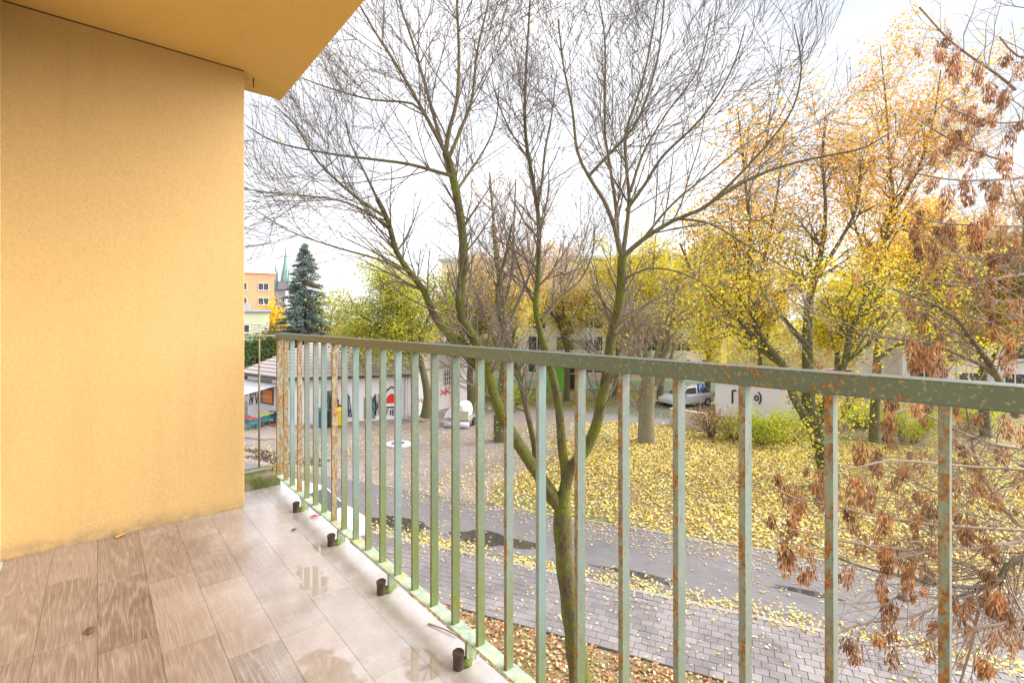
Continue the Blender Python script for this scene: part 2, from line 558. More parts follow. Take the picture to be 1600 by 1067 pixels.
for i in range(32):
    y = Y_END - SP * i
    if i == 0:
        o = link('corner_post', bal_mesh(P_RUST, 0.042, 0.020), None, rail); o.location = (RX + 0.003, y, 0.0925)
        continue
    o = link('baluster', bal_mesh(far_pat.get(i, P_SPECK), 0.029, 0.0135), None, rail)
    o.location = (RX + 0.003 + rp.uniform(-0.001, 0.001), y + rp.uniform(-0.003, 0.003), 0.0925)
    o.rotation_euler = (rp.uniform(-0.003, 0.003), rp.uniform(-0.003, 0.003), rp.uniform(-0.06, 0.06))
foot = None
M_STUB = simple('rusty_stub', (0.055, 0.035, 0.028), 0.7, 0.4, 30, bump=0.4)
M_MOSS = simple('moss', (0.10, 0.13, 0.02), 0.95, 0.35, 30, bump=1.0, bscale=120)
y = 3.236
while y > -0.9:
    f = MB().box(-0.006, 0.036, -0.006, 0.006, 0.0005, 0.0828).build('post_foot', P_FOOT, rail)
    f.location = (RX - 0.006, y, 0)
    s = MB().lathe([(0.0, 0.0005), (0.019, 0.0005), (0.019, 0.044), (0.021, 0.046), (0.021, 0.056), (0.017, 0.060), (0.0, 0.060)], n=16).build('anchor_stub', M_STUB, rail, smooth=False)
    s.location = (RX - 0.046, y - 0.004, 0)
    g = MB().lathe([(0.0, 0.0004), (0.030, 0.0005), (0.027, 0.008), (0.015, 0.016), (0.0, 0.018)], n=12).build('moss_tuft', M_MOSS, rail, smooth=True)
    g.location = (RX - 0.018, y + 0.004, 0)
    y -= 0.604

side = empty('side_railing', (0, 0, FLOOR_Z), BAL_ROT)
tag(side, 'thin rusty side railing with two slender bars behind the yellow wall', 'railing')
P_THIN = paint('thin_bar_paint', (0.22, 0.24, 0.13), 0.09, 0.3)
SY = Y_END + 0.16
MB().box(0.45, RX + 0.02, SY - 0.012, SY + 0.012, 1.080, 1.092).build('top_rail', P_THIN, side)
MB().box(0.45, RX + 0.02, SY - 0.008, SY + 0.008, 0.118, 0.130).build('bottom_rail', P_THIN, side)
for x in (0.66, 0.782, 0.905):
    b = MB().cyl((0, 0, 0.1305), (0, 0, 1), 0.0068, 0.0068, 0.949, 8).build('bar', P_THIN, side, smooth=True); b.location = (x, SY, 0)
MB().box(0.995, 1.02, SY - 0.012, SY + 0.012, 0.086, 0.1175).build('foot', P_THIN, side)
MB().box(0.985, 1.02, Y_END + 0.0185, SY - 0.0125, 1.064, 1.076).build('return_rail', P_THIN, side)

# ------------------------------------------------------------------ ground, street, yard
def st_obj(o, z=0.0):
    o.location = (0, 0, z); o.rotation_euler = (0, 0, ST_ROT); return o

cs, sn = math.cos(ST_ROT), math.sin(ST_ROT)
def ST(t, s, z=0.0):
    """street frame -> world: t across the street, s along it to the left"""
    return np.array((t * cs - s * sn, t * sn + s * cs, z))

# ground: soil with grass, everything else lies on it
t = NT('ground_soil_grass')
v = t.coords()
a = t.noise(v, 0.09, 5, 0.6); b = t.noise(v, 1.7, 6, 0.65); c = t.noise(v, 22, 5, 0.7)
grass = t.mix(c, (0.045, 0.085, 0.010), (0.135, 0.215, 0.028))
soil = t.mix(c, (0.17, 0.125, 0.065), (0.36, 0.27, 0.145))
t.color(t.mix(t.ramp(t.mix(0.35, a, b), [(0.50, 0.0), (0.62, 1.0)]), soil, grass))
t.rough(0.95); t.bump(c, 0.8, 0.04)
M_GROUND = t.m
g = MB(); S_ = 900
g.add([(-S_, -S_, 0), (S_, -S_, 0), (S_, S_, 0), (-S_, S_, 0)], [(0, 1, 2, 3)])
ground = g.build('ground', M_GROUND); tag(ground, kind='structure')

def asphalt(name, dark, light, wetness):
    t = NT(name)
    v = t.coords()
    big = t.noise(v, 0.35, 5, 0.6, 0.4); mid = t.noise(v, 2.2, 5, 0.6); grit = t.noise(v, 160, 3, 0.7)
    k = t.mix(t.ramp(big, [(0.35, 0.0), (0.65, 1.0)]), dark, light)
    k = t.mix(t.ramp(mid, [(0.3, 0.5), (0.6, 0.0)]), k, tuple(x * 0.62 for x in dark))
    k = t.mix(t.ramp(grit, [(0.35, 0.5), (0.6, 0.0)]), k, tuple(x * 0.55 for x in dark))
    t.color(k)
    wm = t.ramp(t.mix(0.3, big, mid), [(0.46, 0.0), (0.56, 1.0)])
    t.rough(t.mix(wm, 0.62, wetness))
    t.bump(grit, 0.25, 0.004)
    return t.m

M_ROAD = asphalt('wet_asphalt', (0.165, 0.153, 0.163), (0.26, 0.243, 0.258), 0.16)
M_YARD = asphalt('worn_yard', (0.27, 0.225, 0.21), (0.40, 0.35, 0.345), 0.30)
M_PATH = asphalt('grey_path', (0.27, 0.25, 0.25), (0.36, 0.34, 0.345), 0.4)

def wavy(p0, p1, n, amp, seed):
    r = np.random.default_rng(seed)
    p0 = np.array(p0, float); p1 = np.array(p1, float)
    d = p1 - p0; nn = np.array((-d[1], d[0])) / np.linalg.norm(d)
    out = []
    for i in range(n + 1):
        f = i / n
        out.append(tuple(p0 + d * f + nn * (r.normal(0, amp) if 0 < i < n else 0)))
    return out

def sheet(name, poly, z, mat, frame=True):
    b = MB(); b.add([(x, y, 0) for x, y in poly], [tuple(range(len(poly)))])
    o = b.build(name, mat); o.location = (0, 0, z)
    if frame: o.rotation_euler = (0, 0, ST_ROT)
    return tag(o, kind='structure')

T_BED, T_WALK, T_KERB, T_ROAD = 9.48, 11.72, 11.86, 15.3
sheet('road', wavy((T_KERB + 0.004, -45), (T_ROAD, -45), 1, 0, 1) + wavy((T_ROAD, -45), (T_ROAD, 9), 60, 0.07, 2) + wavy((T_ROAD, 9), (T_ROAD, 70), 10, 0.0, 3) + [(T_KERB + 0.004, 70)], 0.004, M_ROAD)
sheet('yard', wavy((T_ROAD + 0.02, 8.2), (27.5, 7.0), 24, 0.22, 4) + [(34, 10.5), (34, 55), (T_ROAD + 0.02, 55)], 0.008, M_YARD)
pp = [G(*q)[:2] for q in ((880, 690), (905, 700), (960, 692), (1030, 678), (1100, 668), (1180, 640), (1130, 628), (1040, 622), (985, 628), (930, 640), (895, 655))]
sheet('path', [tuple(q) for q in pp], 0.012, M_PATH, frame=False)

# puddles on the road
t = NT('puddle_water')
t.color((0.055, 0.050, 0.048)); t.rough(0.03); t.b.inputs['IOR'].default_value = 1.33
t.b.inputs['Specular IOR Level'].default_value = 0.9
M_WATER = t.m
def puddle(cx_, cy_, rx, ry, seed, label):
    r = np.random.default_rng(seed)
    ph = r.uniform(0, 6.28, 5); am = r.uniform(0.05, 0.17, 5)
    pts = []
    for i in range(40):
        a = 2 * math.pi * i / 40
        k = 1 + sum(am[j] * math.sin((j + 2) * a + ph[j]) for j in range(5))
        pts.append((rx * k * math.cos(a), ry * k * math.sin(a), 0))
    b = MB(); b.add(pts, [tuple(range(40))])
    o = b.build('puddle', M_WATER); q = ST(cx_, cy_)
    o.location = (q[0], q[1], 0.0085); o.rotation_euler = (0, 0, ST_ROT)
    tag(o, kind='structure')
puddle(12.9, 6.4, 0.42, 1.3, 1, '')
puddle(12.7, 9.6, 0.4, 1.3, 2, '')
puddle(13.4, -1.6, 0.12, 0.7, 3, '')
puddle(12.6, 2.2, 0.16, 0.9, 4, '')
puddle(16.6, 19.0, 0.9, 2.4, 5, '')

# ------------------------------------------------------------------ sidewalk of concrete pavers
M_BED = simple('joint_sand', (0.10, 0.085, 0.075), 0.95, 0.3, 30)
t = NT('concrete_paver')
v = t.coords(rand=True); vw = t.coords(obj=ground)
oi = t.node('ShaderNodeObjectInfo')
n1 = t.noise(v, 9, 5, 0.65); n2 = t.noise(v, 150, 3, 0.6); n3 = t.noise(vw, 0.8, 4, 0.6)
k = t.mix(oi.outputs['Random'], (0.19, 0.170, 0.176), (0.285, 0.258, 0.266))
k = t.mix(t.ramp(n1, [(0.35, 0.35), (0.6, 0.0)]), k, (0.20, 0.175, 0.17))
k = t.mix(t.ramp(n2, [(0.35, 0.3), (0.5, 0.0)]), k, (0.15, 0.135, 0.13))
damp = t.ramp(n3, [(0.47, 0.0), (0.60, 1.0)])
k = t.mix(t.math('MULTIPLY', damp, 0.45), k, (0.115, 0.105, 0.112))
t.color(k); t.rough(t.mix(damp, 0.7, 0.32)); t.bump(n2, 0.25, 0.003)
M_PAVER = t.m
walk = st_obj(MB().box(T_BED, T_WALK, -24, 30, -0.05, 0.022).build('pavement', M_BED)); tag(walk, kind='structure')
PS, PT = 0.25, 0.2036
nrow = 11
def paver_geo(b=0.006, gap=0.004, top=0.040):
    x, y = PT / 2 - gap, PS / 2 - gap
    m_ = MB()
    lo = [(-x, -y), (x, -y), (x, y), (-x, y)]; hi = [(-x + b, -y + b), (x - b, -y + b), (x - b, y - b), (-x + b, y - b)]
    vs = [(p[0], p[1], -0.004) for p in lo] + [(p[0], p[1], top - b - 0.022) for p in lo] + [(p[0], p[1], top - 0.022) for p in hi]
    fs = [(8, 9, 10, 11)] + [(i, (i + 1) % 4, 4 + (i + 1) % 4, 4 + i) for i in range(4)] + [(4 + i, 4 + (i + 1) % 4, 8 + (i + 1) % 4, 8 + i) for i in range(4)]
    return m_.add(vs, fs)
pg = paver_geo(); paver_me = pg.mesh('paver'); paver_me.materials.append(M_PAVER)
cells = []
for r_ in range(nrow):
    tt = T_BED + 0.01 + PT * (r_ + 0.5)
    for c_ in range(-80, 110):
        s_ = (c_ + (0.5 if r_ % 2 else 0.0)) * PS
        q = ST(tt, s_)
        if q[1] < 2: continue
        px = CX + FL * q[0] / q[1]; py = HOR + FL * CAM_Z / q[1]
        seen = 560 < px < 1600 and py < 1075
        # hidden behind the balcony floor
        if seen and px < 800 and py > 870 + (px - 560) * 0.80: seen = False
        cells.append((0 if seen else 1, q[1], tt, s_))
cells.sort()
PV = np.array(pg.v); PFq = [f for f in pg.f]
rest_v, rest_f = [], []
rpv = random.Random(5)
for i, (hid, d_, tt, s_) in enumerate(cells):
    if not (-24 < s_ < 29.8): continue
    dz = rpv.uniform(-0.003, 0.003) + 0.006 * math.sin(s_ * 1.7 + tt) + (-0.02 * math.exp(-((s_ - 2.0) / 1.1) ** 2 - ((tt - 11.2) / 0.35) ** 2))
    rx_, ry_, rz_ = rpv.uniform(-0.012, 0.012), rpv.uniform(-0.012, 0.012), rpv.uniform(-0.01, 0.01)
    if i < 300:
        o = link('paver', paver_me, None, walk); o.location = (tt, s_, 0.022 + dz); o.rotation_euler = (rx_, ry_, rz_)
    else:
        k0 = len(rest_v) * 12
        rest_v.append(PV + np.array((tt, s_, 0.022 + dz)))
        rest_f.append(k0)
M_PAVER2 = M_PAVER
b = MB(); VV = np.concatenate(rest_v)
b.v = [tuple(p) for p in VV]; b.f = [tuple(i + k0 for i in f) for k0 in rest_f for f in PFq]
o = b.build('paver_field', M_PAVER, walk); tag(o, kind='stuff')
# kerb stones
M_KERB = simple('kerb_concrete', (0.30, 0.275, 0.26), 0.85, 0.25, 12, bump=0.4, rand=True)
kme = MB().box(-0.066, 0.066, -0.492, 0.492, -0.03, 0.055).mesh('kerbstone'); kme.materials.append(M_KERB)
for i in range(-14, 30):
    o = link('kerbstone', kme, None, walk); o.location = (T_WALK + 0.07, i * 1.0, rpv.uniform(-0.012, 0.0)); o.rotation_euler = (0, 0, rpv.uniform(-0.006, 0.006))
# far edging of the road
eme = MB().box(-0.045, 0.045, -0.49, 0.49, -0.03, 0.035).mesh('edging_stone'); eme.materials.append(M_KERB)
edge = st_obj(MB().box(T_ROAD + 0.012, T_ROAD + 0.10, -20, 8, -0.05, 0.003).build('road_edging', M_BED)); tag(edge, kind='structure')
for i in range(-19, 8):
    o = link('edging_stone', eme, None, edge); o.location = (T_ROAD + 0.056, i * 1.0, rpv.uniform(-0.03, 0.004)); o.rotation_euler = (0, rpv.uniform(-0.08, 0.08), rpv.uniform(-0.02, 0.02))

# ------------------------------------------------------------------ fallen leaves
YEL = [((0.84, 0.60, 0.08), 4), ((0.85, 0.70, 0.20), 3.4), ((0.76, 0.48, 0.06), 1.6), ((0.84, 0.76, 0.44), 2.6), ((0.45, 0.25, 0.08), 1.6), ((0.28, 0.16, 0.08), 1.0), ((0.60, 0.56, 0.10), 0.8)]
PALE = [((0.70, 0.55, 0.30), 3), ((0.74, 0.62, 0.40), 3), ((0.66, 0.44, 0.12), 2), ((0.40, 0.24, 0.12), 1.5), ((0.72, 0.50, 0.10), 2)]
RED = [((0.42, 0.19, 0.09), 3), ((0.52, 0.27, 0.14), 3), ((0.62, 0.40, 0.22), 2.2), ((0.30, 0.12, 0.06), 2), ((0.66, 0.46, 0.12), 1.2), ((0.70, 0.56, 0.36), 1)]

def noise2(x, y, seed, f):
    r = np.random.default_rng(seed)
    v = np.zeros_like(x)
    for i in range(7):
        a = r.uniform(0, 6.28); w = f * r.uniform(0.5, 2.2)
        v += np.sin((x * math.cos(a) + y * math.sin(a)) * w + r.uniform(0, 6.28))
    return v / 7

def litter(name, label, cat, t0, t1, s0, s1, n, pal, size, seed, z=0.012, keep=None, tilt=0.35):
    r = np.random.default_rng(seed)
    t_ = r.uniform(t0, t1, n); s_ = r.uniform(s0, s1, n)
    if keep is not None:
        k_ = keep(t_, s_, r); t_, s_ = t_[k_], s_[k_]
    x = t_ * cs - s_ * sn; y = t_ * sn + s_ * cs
    ok = (y > 3) & (np.abs(x / np.maximum(y, .1)) < 1.5)
    x, y = x[ok], y[ok]; m_ = len(x)
    C = np.stack((x, y, z + r.uniform(0, 0.03, m_)), 1)
    N = np.stack((r.normal(0, tilt, m_), r.normal(0, tilt, m_), np.ones(m_)), 1)
    sz = r.uniform(*size, m_)
    me = leaf_mesh(name, C, sz, N, palette(m_, pal, 0.15, r), 0.72, 0.22, r=r)
    o = link(name, me, GLEAF)
    return tag(o, label, cat, kind='stuff')

def keep_lawn(t_, s_, r):
    dens = 0.78 + 0.55 * noise2(t_, s_, 3, 0.8) + 0.35 * noise2(t_, s_, 9, 2.6)
    dens *= np.clip((t_ - 14.6) / 3.2, 0.22, 1)
    dens *= np.clip((9.0 + noise2(t_, s_, 4, 1.0) * 1.2 - s_) / 2.5, 0.10, 1)
    return r.random(len(t_)) < dens
litter('fallen_leaves_lawn', 'thick carpet of fallen yellow leaves on the ground beyond the road', 'leaves', 15.4, 31, -14, 11, 150000, YEL, (0.045, 0.135), 21, keep=keep_lawn)
litter('fallen_leaves_far', 'thin scatter of yellow leaves on the far grass at right', 'leaves', 24, 48, -26, 4, 30000, YEL, (0.07, 0.13), 22, keep=lambda a, b_, r: r.random(len(a)) < 0.45 + 0.5 * noise2(a, b_, 5, 0.5))
def keep_road(t_, s_, r):
    dens = 0.06 + 0.6 * np.clip((t_ - 13.7) / 1.4, 0, 1) ** 1.5 + 0.14 * noise2(t_, s_, 7, 1.3)
    return r.random(len(t_)) < dens
litter('fallen_leaves_road', 'pale yellow leaves stuck to the wet asphalt road', 'leaves', T_KERB, T_ROAD, -10, 12, 13000, PALE, (0.04, 0.09), 23, keep=keep_road, tilt=0.12)
def keep_kerb(t_, s_, r):
    w = 0.30 + 0.22 * noise2(s_, s_, 2, 1.1)
    return r.random(len(t_)) < np.exp(-((t_ - 12.02) / np.maximum(w, .08)) ** 2) * (0.65 + 0.6 * noise2(s_, t_, 8, 2.0))
litter('fallen_leaves_kerb', 'drift of yellow leaves lying along the sidewalk kerb', 'leaves', 11.6, 12.9, -14, 16, 19000, YEL, (0.05, 0.09), 24, z=0.03, keep=keep_kerb)
litter('fallen_leaves_pavement', 'few single leaves scattered over the grey pavers', 'leaves', T_BED, T_WALK, -10, 14, 700, PALE, (0.05, 0.09), 25, z=0.045, tilt=0.15)
def keep_yard(t_, s_, r):
    return r.random(len(t_)) < 0.42 + 0.5 * noise2(t_, s_, 12, 0.7) + 0.25 * noise2(t_, s_, 13, 2.2)
litter('fallen_leaves_yard', 'brown and yellow leaf litter scattered across the worn yard', 'leaves', 15.3, 28, 7, 30, 34000, PALE, (0.05, 0.10), 26, z=0.014, keep=keep_yard, tilt=0.25)
litter('fallen_leaves_bed', 'reddish brown leaf litter in the planting bed below the balcony', 'leaves', 5.0, T_BED - 0.02, -8, 12, 30000, RED, (0.05, 0.10), 27, z=0.012, tilt=0.5)

# grass blades on the lawn and the verge
def blades(name, label, t0, t1, s0, s1, n, h, seed, keep=None):
    r = np.random.default_rng(seed)
    t_ = r.uniform(t0, t1, n); s_ = r.uniform(s0, s1, n)
    if keep is not None:
        k_ = keep(t_, s_, r); t_, s_ = t_[k_], s_[k_]
    m_ = len(t_)
    x = t_ * cs - s_ * sn; y = t_ * sn + s_ * cs
    hh = r.uniform(*h, m_)
    A = np.stack((r.normal(0, .35, m_), r.normal(0, .35, m_), np.ones(m_)), 1)
    C = np.stack((x, y, hh * 0.5), 1)
    N = np.stack((r.normal(size=m_), r.normal(size=m_), np.zeros(m_)), 1)
    me = leaf_mesh(name, C, hh, N, palette(m_, [((0.16, 0.26, 0.03), 3), ((0.26, 0.36, 0.05), 2), ((0.11, 0.19, 0.02), 1)], 0.15, r), 0.14, 0.1, axis=unit(A), r=r)
    return tag(link(name, me, LEAF), label, 'grass', kind='stuff')
blades('lawn_grass', 'green grass growing through the leaves at right', 18, 46, -28, 2, 60000, (0.06, 0.16), 31, keep=lambda a, b_, r: r.random(len(a)) < np.clip((0.5 - b_) / 6, 0, 1) * (0.6 + 0.6 * noise2(a, b_, 6, 0.6)))
blades('bed_grass', 'small green weeds in the leaf litter below the balcony', 6.5, 9.4, -6, 9, 2600, (0.05, 0.16), 32, keep=lambda a, b_, r: noise2(a, b_, 15, 3.0) > 0.30)
blades('verge_grass', 'bright green grass strip before the beige apartment block', 33, 45, 2, 22, 36000, (0.06, 0.15), 33)

# ------------------------------------------------------------------ buildings
M_GLASS = NT('window_glass'); M_GLASS.color((0.055, 0.065, 0.08)); M_GLASS.rough(0.05); M_GLASS = M_GLASS.m
M_FRAME = simple('white_frame', (0.72, 0.72, 0.72), 0.5, 0.06)
M_WHITE = simple('white_plaster', (0.66, 0.645, 0.66), 0.85, 0.10, 0.9, bump=0.2)
M_CURTAIN = simple('pale_curtain', (0.42, 0.42, 0.44), 0.9, 0.15, 3)

def facade(name, x):
    return simple(name, x, 0.9, 0.08, 0.5, bump=0.15)

win_cache = {}
def window_parts(w, h):
    key = (round(w, 2), round(h, 2))
    if key not in win_cache:
        f = MB(); e = 0.07
        f.box(-w / 2, -w / 2 + e, -0.05, 0.03, 0, h); f.box(w / 2 - e, w / 2, -0.05, 0.03, 0, h)
        f.box(-w / 2 + e, w / 2 - e, -0.05, 0.03, 0, e); f.box(-w / 2 + e, w / 2 - e, -0.05, 0.03, h - e, h)
        if w > 1.0: f.box(-0.04, 0.04, -0.046, 0.028, e, h - e)
        f.box(-w / 2 - 0.06, w / 2 + 0.06, -0.13, 0.02, -0.06, -0.003)
        p = MB().box(-w / 2 + e, w / 2 - e, -0.02, 0.0, e, h - e)
        fm_, pm_ = f.mesh('window'), p.mesh('pane')
        fm_.materials.append(M_FRAME); pm_.materials.append(M_GLASS)
        win_cache[key] = (fm_, pm_)
    return win_cache[key]

def add_window(root, x, y, z, w, h, rz=0.0):
    f, p = window_parts(w, h)
    a = link('window', f, None, root); a.location = (x, y, z); a.rotation_euler = (0, 0, rz)
    link('pane', p, None, a)

def block(name, label, left, right, depth, h, mat, storeys, cols, z0=1.2, wh=1.45, ww=1.5, roof_mat=None, plinth=None, side_cols=0, cat='building', skip=()):
    """left and right are ground points of the front as seen from the street"""
    left = np.array(left[:2], float); right = np.array(right[:2], float)
    d = right - left; Lx = float(np.linalg.norm(d)); rz = math.atan2(d[1], d[0])
    root = empty(name, (left[0], left[1], 0), rz); tag(root, label, cat)
    MB().box(0, Lx, 0, depth, -0.3, h).build('wall', mat, root)
    MB().box(-0.25, Lx + 0.25, -0.25, depth + 0.25, h + 0.003, h + 0.28).build('roof', roof_mat or M_FRAME, root)
    if plinth is not None:
        MB().box(-0.04, Lx + 0.04, -0.06, depth + 0.04, -0.3, 0.9).build('plinth', plinth, root)
    sh = (h - z0 - 0.4) / storeys
    for s_ in range(storeys):
        for c_ in range(cols):
            if (s_, c_) in skip: continue
            add_window(root, (c_ + 0.5) * Lx / cols, -0.035, z0 + s_ * sh, ww, wh)
        for c_ in range(side_cols):
            add_window(root, Lx + 0.035, (c_ + 0.5) * depth / side_cols, z0 + s_ * sh, ww, wh, math.pi / 2)
    return root, Lx

# cream block behind the trees
M_CREAM = facade('cream_facade', (0.80, 0.72, 0.56)); M_MINTP = simple('mint_plinth', (0.42, 0.58, 0.48), 0.8)
br, bl = block('apartment_block', 'long cream apartment block with mint plinth behind the bare trees', W(690, 47, 0), W(1135, 44, 0), 11, 12.0, M_CREAM, 5, 10, 1.5, 1.4, 1.7, plinth=M_MINTP)
M_GREEN = simple('green_door_paint', (0.16, 0.42, 0.06), 0.6); M_DARK = simple('dark_opening', (0.03, 0.028, 0.028), 0.5)
ex = bl * 0.44
MB().box(ex - 1.3, ex + 0.2, -1.0, -0.07, -0.1, 3.0).build('porch', M_GREEN, br)
MB().box(ex + 0.3, ex + 1.5, -0.12, -0.062, 0.05, 2.3).build('door', M_DARK, br)
MB().box(ex - 0.1, ex + 1.9, -1.2, -0.062, 2.45, 2.6).build('door_canopy', M_FRAME, br)
# balconies on the cream block
M_BALC = simple('balcony_panel', (0.60, 0.66, 0.62), 0.7)
for c_ in (2, 5, 8):
    for s_ in range(1, 5):
        z = 1.5 + s_ * (12.0 - 1.9) / 5 - 0.9
        bb = MB(); x0 = c_ * bl / 10 - 1.5
        bb.box(x0, x0 + 3.0, -1.2, -0.002, z, z + 0.14)
        bb.box(x0, x0 + 3.0, -1.2, -1.14, z + 0.142, z + 1.1); bb.box(x0, x0 + 0.06, -1.138, -0.002, z + 0.142, z + 1.1); bb.box(x0 + 2.94, x0 + 3.0, -1.138, -0.002, z + 0.142, z + 1.1)
        bb.build('balcony', M_BALC, br)

block('white_apartment_house', 'white apartment house with plain windows behind the seed laden tree', W(1410, 40, 0), W(1780, 36, 0), 9, 8.4, M_WHITE, 3, 5, 1.0, 1.3, 1.4)
block('peach_apartment_block', 'peach coloured apartment block behind the flat grey roofed building', W(428.5, 90, 0) - np.array((12.6, 6.1, 0)), W(428.5, 90, 0), 14, 14.8, facade('peach_facade', (0.78, 0.37, 0.22)), 5, 4, 1.2, 1.3, 1.75)
pb, pl_ = block('pale_green_building', 'pale green flat roofed building with a small square window', W(421, 55, 0) - np.array((6.9, 3.4, 0)), W(421, 55, 0), 10, 7.3, facade('pale_green_facade', (0.56, 0.60, 0.42)), 1, 4, 2.6, 1.6, 1.6, roof_mat=simple('grey_roof_felt', (0.42, 0.42, 0.46), 0.8))
add_window(pb, pl_ - 2.4, -0.04, 5.0, 0.9, 0.9)
MB().box(pl_ - 3.2, pl_ - 2.0, 1.0, 2.0, 7.6, 8.3).build('roof_vent', simple('grey_metal', (0.35, 0.36, 0.40), 0.5), pb)

# church spires far behind
M_COPPER = simple('green_copper', (0.20, 0.34, 0.32), 0.7, 0.2); M_STONE = simple('grey_stone', (0.33, 0.31, 0.35), 0.9)
for px, top, w, lab in ((431, 411, 1.6, 'small'), (446.5, 383, 2.0, 'tall')):
    d = 190
    c = W(px, d, 0); zt = CAM_Z + (HOR - top) / FL * d
    r = empty('church_spire', c); tag(r, 'slim green copper church spire, the %s of the two' % ('shorter' if lab == 'small' else 'taller'), 'spire')
    MB().box(-w, w, -w, w, 0, zt * 0.60).build('tower', M_STONE, r)
    MB().lathe([(w * 1.05, zt * 0.602), (w * 0.8, zt * 0.68), (w * 0.35, zt * 0.82), (0.06, zt)], n=8).build('spire', M_COPPER, r)
    for a, b_ in ((-1, -1), (1, -1), (1, 1), (-1, 1)):
        MB().lathe([(0.35, zt * 0.602), (0.28, zt * 0.67), (0.02, zt * 0.75)], c=(a * w * 1.05, b_ * w * 1.05, 0), n=6).build('pinnacle', M_COPPER, r)
block('grey_town_house', 'grey town house beside the church spires far away', W(426, 150, 0), W(446, 150, 0), 12, 15.5, M_STONE, 4, 2, 2, 1.6, 1.4, roof_mat=simple('slate_roof', (0.16, 0.15, 0.18), 0.7))

# ------------------------------------------------------------------ kiosk shop
t = NT('kiosk_wall')
v = t.coords()
k = t.mix(t.noise(v, 0.8, 5), (0.74, 0.725, 0.75), (0.83, 0.815, 0.83))
t.color(k); t.rough(0.85); M_KIOSK = t.m
t = NT('roof_sheet')
v = t.coords(rand=True)
t.color(t.mix(t.noise(v, 3.0, 5), (0.40, 0.335, 0.335), (0.54, 0.47, 0.47))); t.rough(0.8); t.bump(t.noise(v, 40, 3), 0.3, 0.01); M_ROOFS = t.m
M_FASCIA = simple('dark_fascia', (0.09, 0.075, 0.075), 0.7)
kA = np.array((-13.6, 30.0)); kB = np.array((-6.82, 32.0)); kC = np.array((-17.8, 33.2)); kE = np.array((-9.2, 40.0)); kF = np.array((-18.5, 41.0))
kiosk = empty('kiosk_shop', (kA[0], kA[1], 0)); tag(kiosk, 'low white kiosk shop with pinkish hipped roof and graffiti', 'kiosk')
foot_ = [kC, kA, kB, kE, kF]
EAVE = 2.75
MB().prism([tuple(q) for q in foot_], -0.1, EAVE).build('wall', M_KIOSK, kiosk, world_coords=True)
cen = np.mean(foot_, axis=0)
eav = [q + (q - cen) / np.linalg.norm(q - cen) * 0.55 for q in foot_]
r1 = np.array((-14.6, 35.6)); r2 = np.array((-10.6, 36.0)); RZ = 4.75
MB().prism([tuple(q) for q in eav], EAVE + 0.002, EAVE + 0.16).build('fascia', M_FASCIA, kiosk, world_coords=True)
rf = MB()
ev = [(q[0], q[1], EAVE + 0.165) for q in eav] + [(r1[0], r1[1], RZ), (r2[0], r2[1], RZ)]
rf.add(ev, [(0, 1, 5), (1, 2, 6, 5), (2, 3, 6), (3, 4, 5, 6), (4, 0, 5)])
roof = rf.build('roof', M_ROOFS, kiosk, world_coords=True)
def courses(a, b, c, d, n):
    """lapped courses between eave a-b and ridge d-c"""
    a, b, c, d = [np.array(q, float) for q in (a, b, c, d)]
    nrm = unit(np.cross(b - a, d - a)); nrm = nrm if nrm[2] > 0 else -nrm
    for i in range(n):
        f0, f1 = i / n, (i + 1.0) / n
        p0, p1 = a + (d - a) * f0, b + (c - b) * f0
        q0, q1 = a + (d - a) * f1, b + (c - b) * f1
        m_ = MB()
        m_.add([p0 + nrm * 0.02, p1 + nrm * 0.02, p1 + nrm * 0.085, p0 + nrm * 0.085, q0 + nrm * 0.02, q1 + nrm * 0.02],
               [(0, 1, 2, 3), (3, 2, 5, 4), (0, 3, 4), (1, 5, 2)])
        m_.build('roof_course', M_ROOFS, roof, world_coords=False)
courses(ev[1], ev[2], ev[6], ev[5], 11)
courses(ev[0], ev[1], ev[5], ev[5], 11)
for o in [x for x in COL.objects if x.parent == roof]:
    o.matrix_parent_inverse = Matrix.Identity(4)

def on_wall(p, q, f, z, off):
    """point on the wall p->q at fraction f, off metres in front"""
    d = (q - p); nn = np.array((d[1], -d[0])) / np.linalg.norm(d)
    x = p + d * f + nn * off
    return np.array((x[0], x[1], z))

def wall_panel(name, p, q, f0, f1, z0, z1, mat, off=0.012, th=0.05, parent=kiosk):
    a = on_wall(p, q, f0, z0, off); b_ = on_wall(p, q, f1, z0, off); c = on_wall(p, q, f1, z0, off - th); d = on_wall(p, q, f0, z0, off - th)
    return MB().prism([(a[0], a[1]), (b_[0], b_[1]), (c[0], c[1]), (d[0], d[1])], z0, z1).build(name, mat, parent, world_coords=True)

def strokes(name, p, q, lines, r, mat, off=0.02, parent=kiosk):
    polys = []
    for ln in lines:
        pts = np.array([on_wall(p, q, f, z, off) for f, z in ln])
        polys.append((pts, np.full(len(pts), r), 5))
    return tube_object(name, polys, mat, parent)

# left face: door, transom window, orange sign, spray lines
wall_panel('door', kC, kA, 0.80, 0.97, 0.05, 2.2, M_DARK)
wall_panel('door_leaf', kC, kA, 0.68, 0.79, 0.05, 2.2, M_FRAME, 0.03)
wall_panel('shop_window', kC, kA, 0.28, 0.66, 1.0, 2.2, simple('shop_interior', (0.12, 0.07, 0.05), 0.4), 0.015)
wall_panel('transom', kC, kA, 0.30, 0.62, 2.36, 2.62, simple('green_glass', (0.14, 0.20, 0.13), 0.2), 0.015)
wall_panel('sign', kC, kA, 0.42, 0.64, 1.15, 1.95, simple('orange_sign', (0.85, 0.26, 0.03), 0.5), 0.08)
BLACKP = simple('black_spray_paint', (0.03, 0.03, 0.035), 0.6)
REDP = simple('red_spray_paint', (0.70, 0.03, 0.025), 0.6)
REDP2 = simple('pink_red_spray_paint', (0.75, 0.10, 0.14), 0.6)
